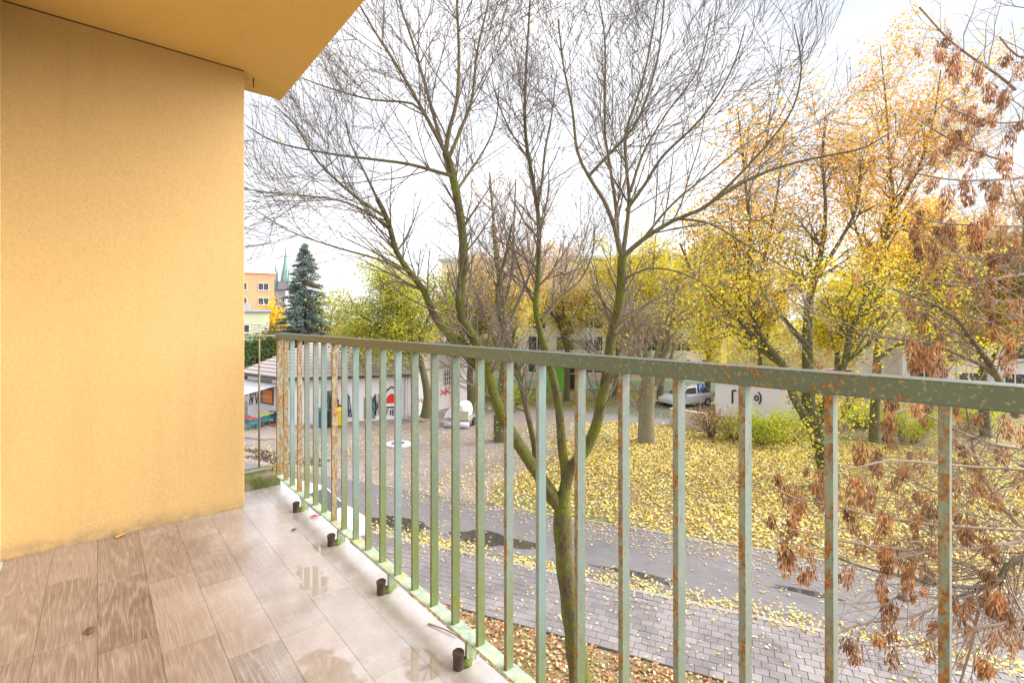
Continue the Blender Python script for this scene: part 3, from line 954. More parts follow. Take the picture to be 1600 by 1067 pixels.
TEALP = simple('teal_spray_paint', (0.16, 0.24, 0.27), 0.6, 0.5, 2.5)
strokes('spray_line', kC, kA, [[(0.05, 0.7), (0.09, 1.6), (0.12, 0.8), (0.16, 1.7)], [(0.2, 1.6), (0.24, 0.9), (0.28, 1.5)]], 0.03, BLACKP)
wall_panel('step', kC, kA, 0.72, 1.0, 0.0, 0.05, simple('doormat', (0.30, 0.12, 0.10), 0.9), 0.8, 0.78)
# front face: mural, dome emblem, downpipe
wall_panel('mural_field', kA, kB, 0.26, 0.40, 0.1, 2.0, TEALP, 0.010)
wall_panel('mural_field', kA, kB, 0.62, 0.72, 0.1, 1.5, TEALP, 0.010)
wall_panel('vent_box', kA, kB, 0.745, 0.79, 0.4, 1.7, simple('grey_vent', (0.30, 0.30, 0.33), 0.6), 0.10, 0.12)
rs = random.Random(9)
for k_ in range(9):
    f = 0.24 + 0.55 * rs.random()
    strokes('mural_stroke', kA, kB, [[(f + 0.03 * rs.uniform(-1, 1), 0.3 + 1.5 * rs.random()) for _ in range(5)]], 0.035, rs.choice((BLACKP, BLACKP, TEALP, simple('blue_spray', (0.12, 0.22, 0.36), 0.6))), 0.025)
dome = [(0.865 + 0.055 * math.cos(a), 1.05 + 0.62 * math.sin(a)) for a in np.linspace(0, math.pi, 12)]
dm = MB(); pts = [on_wall(kA, kB, f, z, 0.014) for f, z in dome]; pts2 = [on_wall(kA, kB, f, z, -0.02) for f, z in dome]
dm.loft([[tuple(q) for q in pts], [tuple(q) for q in pts2]])
dm.build('red_dome', REDP, kiosk, world_coords=True)
strokes('dome_outline', kA, kB, [[(0.79, 1.55), (0.83, 1.95), (0.865, 2.12), (0.90, 1.95), (0.94, 1.6)]], 0.05, BLACKP)
for j, (f, glyph) in enumerate(((0.815, 'F'), (0.845, 'I'), (0.870, 'E'), (0.905, 'L'))):
    g_ = {'F': [[(0, 0), (0, 1)], [(0, 1), (1, 1)], [(0, .5), (.7, .5)]], 'I': [[(0.4, 0), (0.4, 1)]],
          'E': [[(0, 0), (0, 1)], [(0, 1), (1, 1)], [(0, .5), (.8, .5)], [(0, 0), (1, 0)]], 'L': [[(0, 1), (0, 0)], [(0, 0), (1, 0)]]}[glyph]
    strokes('letter', kA, kB, [[(f + x * 0.02, 0.30 + y_ * 0.34) for x, y_ in ln] for ln in g_], 0.035, BLACKP)
wall_panel('letter_bar', kA, kB, 0.81, 0.93, 0.74, 0.84, BLACKP, 0.012)
a = on_wall(kA, kB, 0.985, 0.05, 0.1); b_ = on_wall(kA, kB, 0.985, 2.7, 0.1)
tube_object('downpipe', [(np.array([a, (a + b_) / 2, b_]), np.full(3, 0.07), 10)], simple('pipe_metal', (0.42, 0.40, 0.42), 0.5), kiosk)

# awning over the fruit stand
aw = empty('awning', (kC[0], kC[1], 0)); tag(aw, 'white canvas awning over the fruit stand at the kiosk', 'awning')
q0, q1 = on_wall(kC, kA, -0.02, 2.42, 0.05), on_wall(kC, kA, 0.86, 2.42, 0.05)
w0, w1 = on_wall(kC, kA, -0.05, 1.62, 2.0), on_wall(kC, kA, 0.60, 1.80, 2.0)
M_CANVAS = simple('white_canvas', (0.80, 0.81, 0.86), 0.8, 0.04)
rows = []
for i in range(9):
    f = i / 8
    a = q0 + (w0 - q0) * f; b_ = q1 + (w1 - q1) * f
    rows.append([tuple(a + (b_ - a) * g_ - np.array((0, 0, 0.10 * math.sin(math.pi * g_) * f))) for g_ in np.linspace(0, 1, 9)])
am_ = MB(); am_.loft(rows, cap=False, closed=False)
o = am_.build('canvas', M_CANVAS, aw, world_coords=True, smooth=True); sm = o.modifiers.new('s', 'SOLIDIFY'); sm.thickness = 0.02
tube_object('front_bar', [(np.array([w0, (w0 + w1) / 2 - np.array((0, 0, .1)), w1]), np.full(3, 0.025), 8)], M_FRAME, aw)
for e0, e1 in ((w0, on_wall(kC, kA, 0.0, 1.5, 0.03)), (w1, on_wall(kC, kA, 0.62, 1.55, 0.03))):
    tube_object('arm', [(np.array([e0, (e0 + e1) / 2, e1]), np.full(3, 0.02), 6)], M_FRAME, aw)

# fruit crates on the ground in front
fr = [((0.05, 0.22, 0.24), (0.66, 0.06, 0.05), 'teal crate of red fruit at the left end of the stand'), ((0.06, 0.13, 0.30), (0.55, 0.30, 0.40), 'blue crate of pinkish fruit in the fruit stand'),
      ((0.03, 0.26, 0.16), (0.45, 0.58, 0.08), 'green crate of lime coloured fruit at the stand'), ((0.04, 0.16, 0.26), (0.75, 0.62, 0.25), 'dark blue crate of pale yellow fruit at the stand'),
      ((0.03, 0.03, 0.035), (0.16, 0.24, 0.06), 'black crate of dark green produce nearest the kiosk door')]
for i, (cc, fc, lab) in enumerate(fr):
    p_ = G(391 + i * 9.5, 671 - i * 3.0)
    r = empty('fruit_crate', (p_[0], p_[1], 0.0), R(-28)); tag(r, lab, 'crate', 'crates of the fruit stand')
    cm_ = simple('crate_plastic_%d' % i, cc, 0.5)
    w, d, h0, h1 = 0.33, 0.26, 0.34, 0.64
    c_ = MB(); c_.box(-w, w, -d, d, h0, h0 + 0.03)
    for x0, x1, y0, y1 in ((-w, w, -d, -d + 0.02), (-w, w, d - 0.02, d), (-w, -w + 0.02, -d + 0.02, d - 0.02), (w - 0.02, w, -d + 0.02, d - 0.02)):
        c_.box(x0, x1, y0, y1, h0 + 0.031, h1 - 0.12); c_.box(x0, x1, y0, y1, h1 - 0.08, h1)
    for sx_ in (-1, 1):
        for sy_ in (-1, 1):
            c_.box(sx_ * (w - 0.03) - 0.03, sx_ * (w - 0.03) + 0.03, sy_ * (d - 0.03) - 0.03, sy_ * (d - 0.03) + 0.03, 0, h0 - 0.001)
    c_.build('crate_body', cm_, r)
    fmat = simple('fruit_%d' % i, fc, 0.35, 0.2, 12)
    fme = MB().lathe([(0.0, 0), (0.045, 0.012), (0.07, 0.06), (0.05, 0.115), (0.0, 0.12)], n=8).mesh('fruit'); fme.materials.append(fmat)
    for ix in range(4):
        for iy in range(3):
            o = link('fruit', fme, None, r); o.location = (-0.22 + ix * 0.147 + rs.uniform(-.02, .02), -0.15 + iy * 0.15 + rs.uniform(-.02, .02), h1 - 0.085 + rs.uniform(0, 0.05))
# low kerb in front of the shop
kp = [G(372, 683), G(414, 687.5), G(446, 683), G(500, 672)]
tube_object('shop_kerb', [(np.array(kp) + np.array((0, 0, 0.03)), np.full(4, 0.10), 6)], M_KERB, None, False)
o = bpy.data.objects['shop_kerb']; tag(o, kind='structure')
sheet('shop_terrace', [tuple(q[:2]) for q in (G(372, 682.5), G(414, 687), G(446, 682.5), G(500, 671.5), G(500, 660), G(430, 655), G(372, 664))], 0.016, simple('terrace_paving', (0.36, 0.30, 0.29), 0.7, 0.15, 2), frame=False)

# ------------------------------------------------------------------ white house behind the kiosk
hB = np.array((-6.55, 32.6)); hD = np.array((-3.3, 38.2)); back = np.array((-5.5, 3.2))
house = empty('white_house', (hB[0], hB[1], 0)); tag(house, 'plain white outbuilding with barred window and red graffiti beside the kiosk', 'building')
MB().prism([tuple(hB), tuple(hD), tuple(hD + back), tuple(hB + back)], -0.1, 4.5).build('wall', M_KIOSK, house, world_coords=True)
c_ = (hB + hD + back * 0.5 + back * 0.5) / 2
MB().prism([tuple(q + (q - c_) * 0.05) for q in (hB, hD, hD + back, hB + back)], 4.503, 4.65).build('roof', M_FASCIA, house, world_coords=True)
wall_panel('ledge', hB, hD, 0.0, 0.80, 2.95, 3.08, simple('ochre_ledge', (0.50, 0.42, 0.22), 0.8), 0.10, 0.095, parent=house)
wall_panel('window', hB, hD, 0.50, 0.66, 1.7, 2.75, M_GLASS, 0.015, parent=house)
for k_ in range(5):
    wall_panel('window_bar', hB, hD, 0.50 + k_ * 0.0375, 0.51 + k_ * 0.0375, 1.7, 2.75, M_FRAME, 0.05, 0.03, parent=house)
for z in (1.95, 2.3, 2.6):
    wall_panel('window_bar', hB, hD, 0.50, 0.66, z, z + 0.05, M_FRAME, 0.055, 0.005, parent=house)
strokes('graffiti', hB, hD, [[(0.30, 1.5), (0.24, 1.45), (0.22, 1.2), (0.28, 1.12), (0.23, 1.05), (0.23, .75), (0.31, .72)]], 0.04, REDP2, parent=house)
strokes('graffiti', hB, hD, [[(0.05, 0.9), (0.08, 1.2), (0.10, .9)], [(0.12, 1.1), (0.15, .8)]], 0.035, REDP2, parent=house)
strokes('graffiti', hB, hD, [[(0.44, 1.1), (0.54, 1.35), (0.62, 1.05)], [(0.45, 1.4), (0.53, 1.05), (0.61, 1.5)], [(0.53, 0.95), (0.54, 1.6)], [(0.64, 1.2), (0.70, 1.25)]], 0.05, REDP2, parent=house)

# ------------------------------------------------------------------ bins, slab, trailer, wall, signs
def bin_(px, py, col, lab, s_=1.0):
    p_ = G(px, py); r = empty('wheelie_bin', p_, R(10)); tag(r, lab, 'bin', 'bins at the kiosk wall')
    m_ = simple('bin_plastic', col, 0.45, 0.06)
    w, h = 0.30 * s_, 1.0 * s_
    MB().loft([[(-w * .8, -w * .8, 0.08), (w * .8, -w * .8, 0.08), (w * .8, w * .8, 0.08), (-w * .8, w * .8, 0.08)], [(-w, -w, h), (w, -w, h), (w, w, h), (-w, w, h)]]).build('body', m_, r)
    MB().loft([[(-w * 1.08, -w * 1.1, h + .003), (w * 1.08, -w * 1.1, h + .003), (w * 1.08, w * 1.1, h + .003), (-w * 1.08, w * 1.1, h + .003)], [(-w * .9, -w * .8, h + 0.09), (w * .9, -w * .8, h + 0.09), (w * .9, w * 1.05, h + 0.12), (-w * .9, w * 1.05, h + 0.12)]]).build('lid', m_, r)
    for sx_ in (-1, 1):
        MB().cyl((sx_ * w * 0.85 - 0.03, w * 0.82, 0.1), (1, 0, 0), 0.1, 0.1, 0.06, 12).build('wheel', M_DARK, r)
bin_(515, 667, (0.035, 0.04, 0.05), 'black wheeled bin standing against the kiosk wall')
bin_(530.5, 666, (0.80, 0.55, 0.03), 'yellow wheeled bin standing against the kiosk wall')
bin_(503, 669, (0.05, 0.12, 0.22), 'dark blue wheeled bin left of the black one', 1.05)

r = empty('manhole_slab', G(622, 696)); tag(r, 'round pale concrete manhole slab lying in the leaf litter', 'manhole')
M_CONC = simple('pale_concrete', (0.52, 0.50, 0.52), 0.8, 0.18, 8, bump=0.3)
MB().lathe([(0.0, 0.0), (0.66, 0.0), (0.66, 0.10), (0.63, 0.13), (0.34, 0.13), (0.34, 0.11), (0.0, 0.11)], n=28).build('slab', M_CONC, r)
MB().lathe([(0.0, 0.112), (0.33, 0.112), (0.33, 0.15), (0.28, 0.165), (0.0, 0.165)], n=24).build('cover', simple('iron_cover', (0.16, 0.15, 0.16), 0.6), r)

r = empty('covered_trailer', G(722, 664), R(-15)); tag(r, 'small white covered trailer parked beside the white house wall', 'trailer')
arch = [(0.62 * math.cos(a), 0.55 + 0.85 * math.sin(a)) for a in np.linspace(0, math.pi, 12)]
MB().loft([[(x - 0.25 * (1 - (z - .55) / .85), y_, z) for x, z in arch] for y_ in (-0.75, 0.75)]).build('tarpaulin', simple('white_tarp', (0.74, 0.72, 0.74), 0.6), r)
MB().box(-0.05, 0.72, -0.86, -0.78, 0.5, 1.02).build('tailboard', simple('beige_board', (0.52, 0.46, 0.32), 0.8), r)
MB().box(-0.7, 0.7, -0.74, 0.74, 0.38, 0.52).build('chassis', simple('trailer_steel', (0.30, 0.30, 0.33), 0.5), r)
MB().cyl((-0.75, -0.92, 0.22), (1, 0, 0), 0.17, 0.17, 1.5, 14).build('tube', simple('lilac_tube', (0.55, 0.53, 0.62), 0.5), r, smooth=True)
for sx_ in (-1, 1):
    MB().cyl((sx_ * 0.72 - 0.06, 0.1, 0.26), (1, 0, 0), 0.26, 0.26, 0.12, 16).build('wheel', M_DARK, r)

# low pale wall by the path, white garage with black graffiti, blue sign
lw0, lw1 = G(1046, 664), G(1102, 675)
d_ = unit(lw1 - lw0); n_ = np.array((-d_[1], d_[0], 0))
lwm = MB().prism([tuple((lw0)[:2]), tuple(lw1[:2]), tuple((lw1 + n_ * 0.3)[:2]), tuple((lw0 + n_ * 0.3)[:2])], -0.05, 1.05)
o = lwm.build('low_wall', simple('beige_plaster', (0.56, 0.50, 0.46), 0.9, 0.1, 1.5), bevel=0.02); tag(o, 'low beige plastered wall beside the grey path', 'wall')
ga, gb_ = W(1118, 33, 0)[:2], W(1245, 31, 0)[:2]
gar = empty('garage', (ga[0], ga[1], 0)); tag(gar, 'low white garage with black graffiti behind the yellow bushes', 'garage')
gn = np.array((-(gb_ - ga)[1], (gb_ - ga)[0])) / np.linalg.norm(gb_ - ga)
MB().prism([tuple(ga), tuple(gb_), tuple(gb_ + gn * 5), tuple(ga + gn * 5)], -0.1, 2.35).build('wall', M_KIOSK, gar, world_coords=True)
MB().prism([tuple(ga - gn * .2), tuple(gb_ - gn * .2), tuple(gb_ + gn * 5.2), tuple(ga + gn * 5.2)], 2.353, 2.5).build('roof', M_FASCIA, gar, world_coords=True)
ring_ = [(0.52 + 0.022 * math.cos(a), 1.35 + 0.16 * math.sin(a)) for a in np.linspace(0, 6.3, 14)]
ring2 = [(0.52 + 0.055 * math.cos(a), 1.35 + 0.42 * math.sin(a)) for a in np.linspace(-1.0, 1.2, 9)]
strokes('graffiti', ga, gb_, [ring_, ring2], 0.05, BLACKP, parent=gar)
strokes('graffiti', ga, gb_, [[(0.22, 0.9), (0.22, 1.75)], [(0.22, 1.75), (0.27, 1.75)], [(0.31, 0.9), (0.31, 1.7)], [(0.36, 0.95), (0.36, 1.6)]], 0.06, BLACKP, parent=gar)
sp_ = W(1094, 31.5, 0)
sg = empty('parking_sign', sp_); tag(sg, 'small blue square sign on a pole by the path', 'sign')
MB().cyl((0, 0, 0), (0, 0, 1), 0.03, 0.03, 2.35, 8).build('pole', simple('pole_metal', (0.34, 0.34, 0.37), 0.5), sg)
MB().box(-0.21, 0.21, -0.05, -0.034, 1.95, 2.32).build('plate', simple('blue_sign', (0.04, 0.09, 0.42), 0.4), sg)
mm = MB()
mm.box(-0.08, -0.04, -0.056, -0.052, 2.0, 2.27); mm.box(-0.04, 0.07, -0.056, -0.052, 2.23, 2.27); mm.box(-0.04, 0.07, -0.056, -0.052, 2.12, 2.16); mm.box(0.04, 0.08, -0.0561, -0.0521, 2.13, 2.26)
mm.build('letter', M_FRAME, sg)

# overhead cables
M_CABLE = simple('black_cable', (0.03, 0.03, 0.035), 0.6)
for i in range(5):
    a = W(300, 42, CAM_Z + 0.15 - i * 0.20); b_ = W(640, 40, CAM_Z - 0.35 - i * 0.26)
    pts = np.array([a + (b_ - a) * f - np.array((0, 0, 0.5 * 4 * f * (1 - f))) for f in np.linspace(0, 1, 14)])
    o = tube_object('overhead_cable', [(pts, np.full(14, 0.018), 5)], M_CABLE, None, False)
    tag(o, 'black overhead cable before the blue spruce, %s of five' % ('topmost', 'second from top', 'middle one', 'second from bottom', 'lowest')[i], 'cable', 'cables before the spruce')

# ------------------------------------------------------------------ cars
M_TYRE = simple('tyre', (0.025, 0.025, 0.027), 0.8); M_RIM = simple('rim', (0.42, 0.42, 0.44), 0.35, metal=0.7)
M_LAMP = simple('lamp_red', (0.5, 0.02, 0.02), 0.2); M_HEAD = simple('lamp_clear', (0.7, 0.7, 0.72), 0.15)
def car(lab, loc, rz, paint_c, name='parked_car'):
    t = NT('car_paint'); t.color(paint_c); t.rough(0.28); t.b.inputs['Coat Weight'].default_value = 0.8; t.b.inputs['Coat Roughness'].default_value = 0.06; pm_ = t.m
    r = empty(name, loc, rz); tag(r, lab, 'car')
    # length along y: front at +y
    def ring(y_, hw, zb, zs, zt, inset):
        return [(-hw * .93, y_, zb), (hw * .93, y_, zb), (hw, y_, zb + 0.12), (hw, y_, zs), (hw - inset, y_, zt), (-hw + inset, y_, zt), (-hw, y_, zs), (-hw, y_, zb + 0.12)]
    body = [ring(-2.05, .66, .38, .62, .80, .05), ring(-2.0, .78, .26, .72, .92, .06), ring(-1.6, .85, .20, .78, .96, .05), ring(-0.6, .87, .20, .80, .94, .04), ring(0.7, .87, .20, .80, .93, .04),
            ring(1.3, .85, .20, .74, .88, .08), ring(1.85, .80, .24, .66, .76, .10), ring(2.05, .68, .34, .54, .62, .08)]
    MB().loft(body).build('body', pm_, r, smooth=False, bevel=0.03)
    def cr(y_, hw, z): return [(-hw, y_, z), (hw, y_, z)]
    # cabin: base and roof outline
    bs = [(-1.85, .74), (-0.9, .80), (0.3, .80), (1.15, .74)]; tp = [(-1.35, .56), (-0.8, .62), (0.1, .62), (0.45, .57)]
    cab = MB()
    ring_b = [(-bs[0][1], bs[0][0], .94), (bs[0][1], bs[0][0], .94), (bs[3][1], bs[3][0], .90), (-bs[3][1], bs[3][0], .90)]
    ring_t = [(-tp[0][1], tp[0][0], 1.42), (tp[0][1], tp[0][0], 1.42), (tp[3][1], tp[3][0], 1.42), (-tp[3][1], tp[3][0], 1.42)]
    ring_m = [(-.50, -1.15, 1.47), (.50, -1.15, 1.47), (.50, 0.3, 1.47), (-.50, 0.3, 1.47)]
    cab.loft([ring_b, ring_t, ring_m]); cab.build('cabin', pm_, r, bevel=0.03)
    def pane(name_, quad, inset=0.1):
        q = [np.array(x, float) for x in quad]; c = sum(q) / 4
        nn = unit(np.cross(q[1] - q[0], q[3] - q[0])); nn = nn if np.dot(nn, c - np.array((0, -0.35, 1.1))) > 0 else -nn
        q = [x + (c - x) * inset for x in q]
        m_ = MB(); m_.loft([[tuple(x + nn * 0.004) for x in q], [tuple(x + nn * 0.014) for x in q]]); m_.build(name_, M_GLASS, r)
    pane('rear_window', [ring_b[0], ring_b[1], ring_t[1], ring_t[0]])
    pane('windscreen', [ring_b[2], ring_b[3], ring_t[3], ring_t[2]])
    for a, b__, c, d in ((1, 2, 2, 1), (0, 3, 3, 0)):
        p0, p1, p2, p3 = [np.array(x) for x in (ring_b[a], ring_b[b__], ring_t[c], ring_t[d])]
        pm1, pm2 = (p0 + p1) / 2, (p3 + p2) / 2
        pane('side_window', [p0, pm1, pm2, p3], 0.13); pane('side_window', [pm1, p1, p2, pm2], 0.13)
    for sx_ in (-1, 1):
        for y_ in (-1.28, 1.30):
            w_ = MB().cyl((sx_ * 0.78 - 0.10, y_, 0.31), (1, 0, 0), 0.31, 0.31, 0.20, 20).build('wheel', M_TYRE, r)
            MB().cyl((sx_ * 0.78 + (0.101 if sx_ > 0 else -0.115), y_, 0.31), (1, 0, 0), 0.20, 0.18, 0.014, 16).build('rim', M_RIM, w_)
        MB().box(sx_ * 0.70 - 0.09, sx_ * 0.70 + 0.09, -2.06, -1.99, 0.66, 0.86).build('tail_light', M_LAMP, r)
        MB().box(sx_ * 0.60 - 0.12, sx_ * 0.60 + 0.12, 1.98, 2.045, 0.52, 0.66).build('headlight', M_HEAD, r)
        MB().box(sx_ * 0.93 - 0.08, sx_ * 0.93 + 0.08, 0.72, 0.86, 0.92, 1.04).build('mirror', pm_, r)
    MB().box(-0.26, 0.26, -2.075, -2.052, 0.45, 0.56).build('number_plate', M_FRAME, r)
    return r
q = ST(10.6, 11.5)
car('silver car parked on the pavement, glimpsed between the far balusters', (q[0], q[1], 0.045), ST_ROT + R(176), (0.62, 0.63, 0.66))
q = W(1072, 37, 0)
car('silver car parked beside the garage at the end of the path', (q[0], q[1], 0.006), R(115), (0.60, 0.61, 0.66))
q = W(1305, 50, 0)
car('red car parked far off behind the yellow trees', (q[0], q[1], 0.006), R(80), (0.45, 0.02, 0.03))

# stone in the road, small things on the balcony floor
def stone(name, lab, loc, s_, mat):
    r_ = np.random.default_rng(int(abs(loc[0]) * 100))
    prof = []
    m_ = MB(); n = 9
    rings_ = []
    for z, k_ in ((0, .8), (.25, 1), (.6, .85), (.9, .4)):
        rings_.append([(s_ * k_ * math.cos(6.283 * i / n) * r_.uniform(.85, 1.15), s_ * k_ * math.sin(6.283 * i / n) * r_.uniform(.85, 1.15), z * s_) for i in range(n)])
    m_.loft(rings_); o = m_.build(name, mat); o.location = tuple(float(x) for x in loc); return tag(o, lab, 'stone')
stone('stone', 'small dark stone lying at the edge of the puddle', G(645, 826) + np.array((0, 0, 0.008)), 0.13, simple('dark_stone', (0.10, 0.075, 0.07), 0.8, 0.3, 10))

# ------------------------------------------------------------------ trees
def bark(name, base, moss, amount, z_top):
    t = NT(name)
    v = t.coords(obj=ground)
    st_ = t.node('ShaderNodeVectorMath', operation='MULTIPLY'); st_.inputs[1].default_value = (1, 1, 0.22); t.l(v, st_.inputs[0])
    n1 = t.noise(st_.outputs[0], 48, 7, 0.72, 0.8); n2 = t.noise(v, 4.0, 4, 0.6); n3 = t.noise(v, 40, 4, 0.6)
    k = t.ramp(n1, [(0.36, tuple(x * 0.35 for x in base)), (0.62, tuple(min(1, x * 1.6) for x in base))])
    z = t.sep(v)[2]
    mm_ = t.math('MULTIPLY', t.maprange(z, z_top, z_top * 0.45, 0.0, amount), t.ramp(t.mix(0.45, n2, n3), [(0.42, 0.0), (0.54, 1.0)]))
    k = t.mix(mm_, k, t.mix(n3, tuple(x * 0.45 for x in moss), tuple(min(1, x * 1.6) for x in moss)))
    t.color(k); t.rough(0.92); t.bump(n1, 1.0, 0.03)
    return t.m
M_BARK = bark('mossy_bark', (0.095, 0.070, 0.050), (0.135, 0.150, 0.014), 1.0, 14.0)
M_TWIG = simple('twig_bark', (0.17, 0.135, 0.122), 0.85, 0.3, 3.0)
M_LIMB = bark('limb_bark', (0.19, 0.145, 0.115), (0.15, 0.16, 0.04), 0.7, 15.0)
M_BARK2 = bark('grey_bark', (0.24, 0.20, 0.165), (0.16, 0.18, 0.06), 0.5, 9.0)
M_BARKK = bark('green_bark', (0.20, 0.18, 0.125), (0.24, 0.27, 0.10), 0.9, 14.0)
M_BARK3 = bark('dark_bark', (0.135, 0.105, 0.085), (0.10, 0.12, 0.02), 0.7, 9.0)
M_TWIG2 = simple('pale_twig', (0.29, 0.225, 0.18), 0.85, 0.3, 3.0)
M_TWIG3 = simple('reddish_twig', (0.27, 0.19, 0.17), 0.85, 0.3, 3.0)

def smooth_path(ctrl, step):
    """Catmull-Rom through control points; columns: x y z r"""
    c = np.asarray(ctrl, float)
    c = np.vstack((2 * c[0] - c[1], c, 2 * c[-1] - c[-2]))
    out = []
    for i in range(1, len(c) - 2):
        L = np.linalg.norm(c[i + 1][:3] - c[i][:3]); n = max(2, int(L / step))
        for k in range(n):
            u = k / n
            out.append(0.5 * (2 * c[i] + (c[i + 1] - c[i - 1]) * u + (2 * c[i - 1] - 5 * c[i] + 4 * c[i + 1] - c[i + 2]) * u * u + (3 * c[i] - c[i - 1] - 3 * c[i + 1] + c[i + 2]) * u ** 3))
    out.append(c[-2])
    out = np.array(out)
    out[:, 3] = np.maximum(out[:, 3], 0.002)
    return out

def trace(pts, d0, r0, r1, d1=None, wob=0.0, step=0.12):
    """pixel polyline with depth from d0 to d1 -> path with radii"""
    d1 = d0 if d1 is None else d1
    n = len(pts)
    rows = []
    for i, (px, py) in enumerate(pts):
        f = i / (n - 1)
        d = d0 + (d1 - d0) * f + rng.normal(0, wob)
        q = P(px, py, d)
        rows.append((q[0], q[1], q[2], r0 + (r1 - r0) * f ** 0.8))
    return smooth_path(rows, step)

def rot_about(d, ax, ang):
    return d * math.cos(ang) + np.cross(ax, d) * math.sin(ang) + ax * np.dot(ax, d) * (1 - math.cos(ang))

def grow(out, tips, p, d, L, r, lvl, cfg, rr):
    n = max(3, int(L / cfg['seg'])); st_ = L / n
    pts = [p]; ds = [d]
    jit = cfg['jit']; up = cfg['up']
    J = rr.normal(0, jit, (n, 3))
    bend = rr.normal(0, cfg.get('bend', 0.05), 3)
    for i in range(n):
        d = d + J[i] + bend; d = d + np.array((0, 0, up * st_))
        d = d / math.sqrt(d[0] ** 2 + d[1] ** 2 + d[2] ** 2)
        p = p + d * st_
        pts.append(p); ds.append(d)
    pts = np.array(pts)
    rad = r * (1 - np.linspace(0, 1, n + 1) * 0.65)
    out.append((pts, rad, 3 if r < 0.008 else (4 if r < 0.02 else 6)))
    if lvl <= 0:
        tips.append(pts[-1]); tips.append(pts[len(pts) // 2])
        return
    m_ = max(1, int(L * cfg['dens'][lvl] + rr.random()))
    for k in range(m_):
        f = 0.12 + 0.88 * (k + rr.random()) / m_
        i = min(n - 1, int(f * n)); u = f * n - i
        q = pts[i] + (pts[i + 1] - pts[i]) * min(u, 1)
        ax = np.cross(ds[i], rr.normal(size=3)); ax /= np.linalg.norm(ax) + 1e-9
        dd = rot_about(ds[i], ax, rr.uniform(*cfg['ang']))
        LL = L * rr.uniform(*cfg['ratio']) * (1.15 - 0.55 * f)
        grow(out, tips, q, dd, max(LL, cfg['minL']), max(cfg['rmin'], rad[i] * 0.62), lvl - 1, cfg, rr)

def branch_from(out, tips, path, per_m, L, cfg, rr, lvl=2, f0=0.1, rk=0.45, rmax=0.03, axis_bias=None):
    seg = np.linalg.norm(np.diff(path[:, :3], axis=0), axis=1); tot = seg.sum()
    for k in range(int(tot * per_m + rr.random())):
        f = f0 + (1 - f0) * rr.random()
        i = int(f * (len(path) - 2))
        q = path[i, :3]; t_ = unit(path[i + 1, :3] - path[i, :3])
        ax = np.cross(t_, rr.normal(size=3)); ax /= np.linalg.norm(ax) + 1e-9
        dd = rot_about(t_, ax, rr.uniform(0.4, 1.0))
        if axis_bias is not None:
            dd = dd + axis_bias; dd /= np.linalg.norm(dd)
        grow(out, tips, q, dd, rr.uniform(*L) * (1.1 - 0.4 * f), min(rmax, max(cfg['rmin'], path[i, 3] * rk)), lvl, cfg, rr)

def limb_object(name, path, mat, root, k=10):
    return tube_object(name, [(path[:, :3], path[:, 3], k)], mat, root)

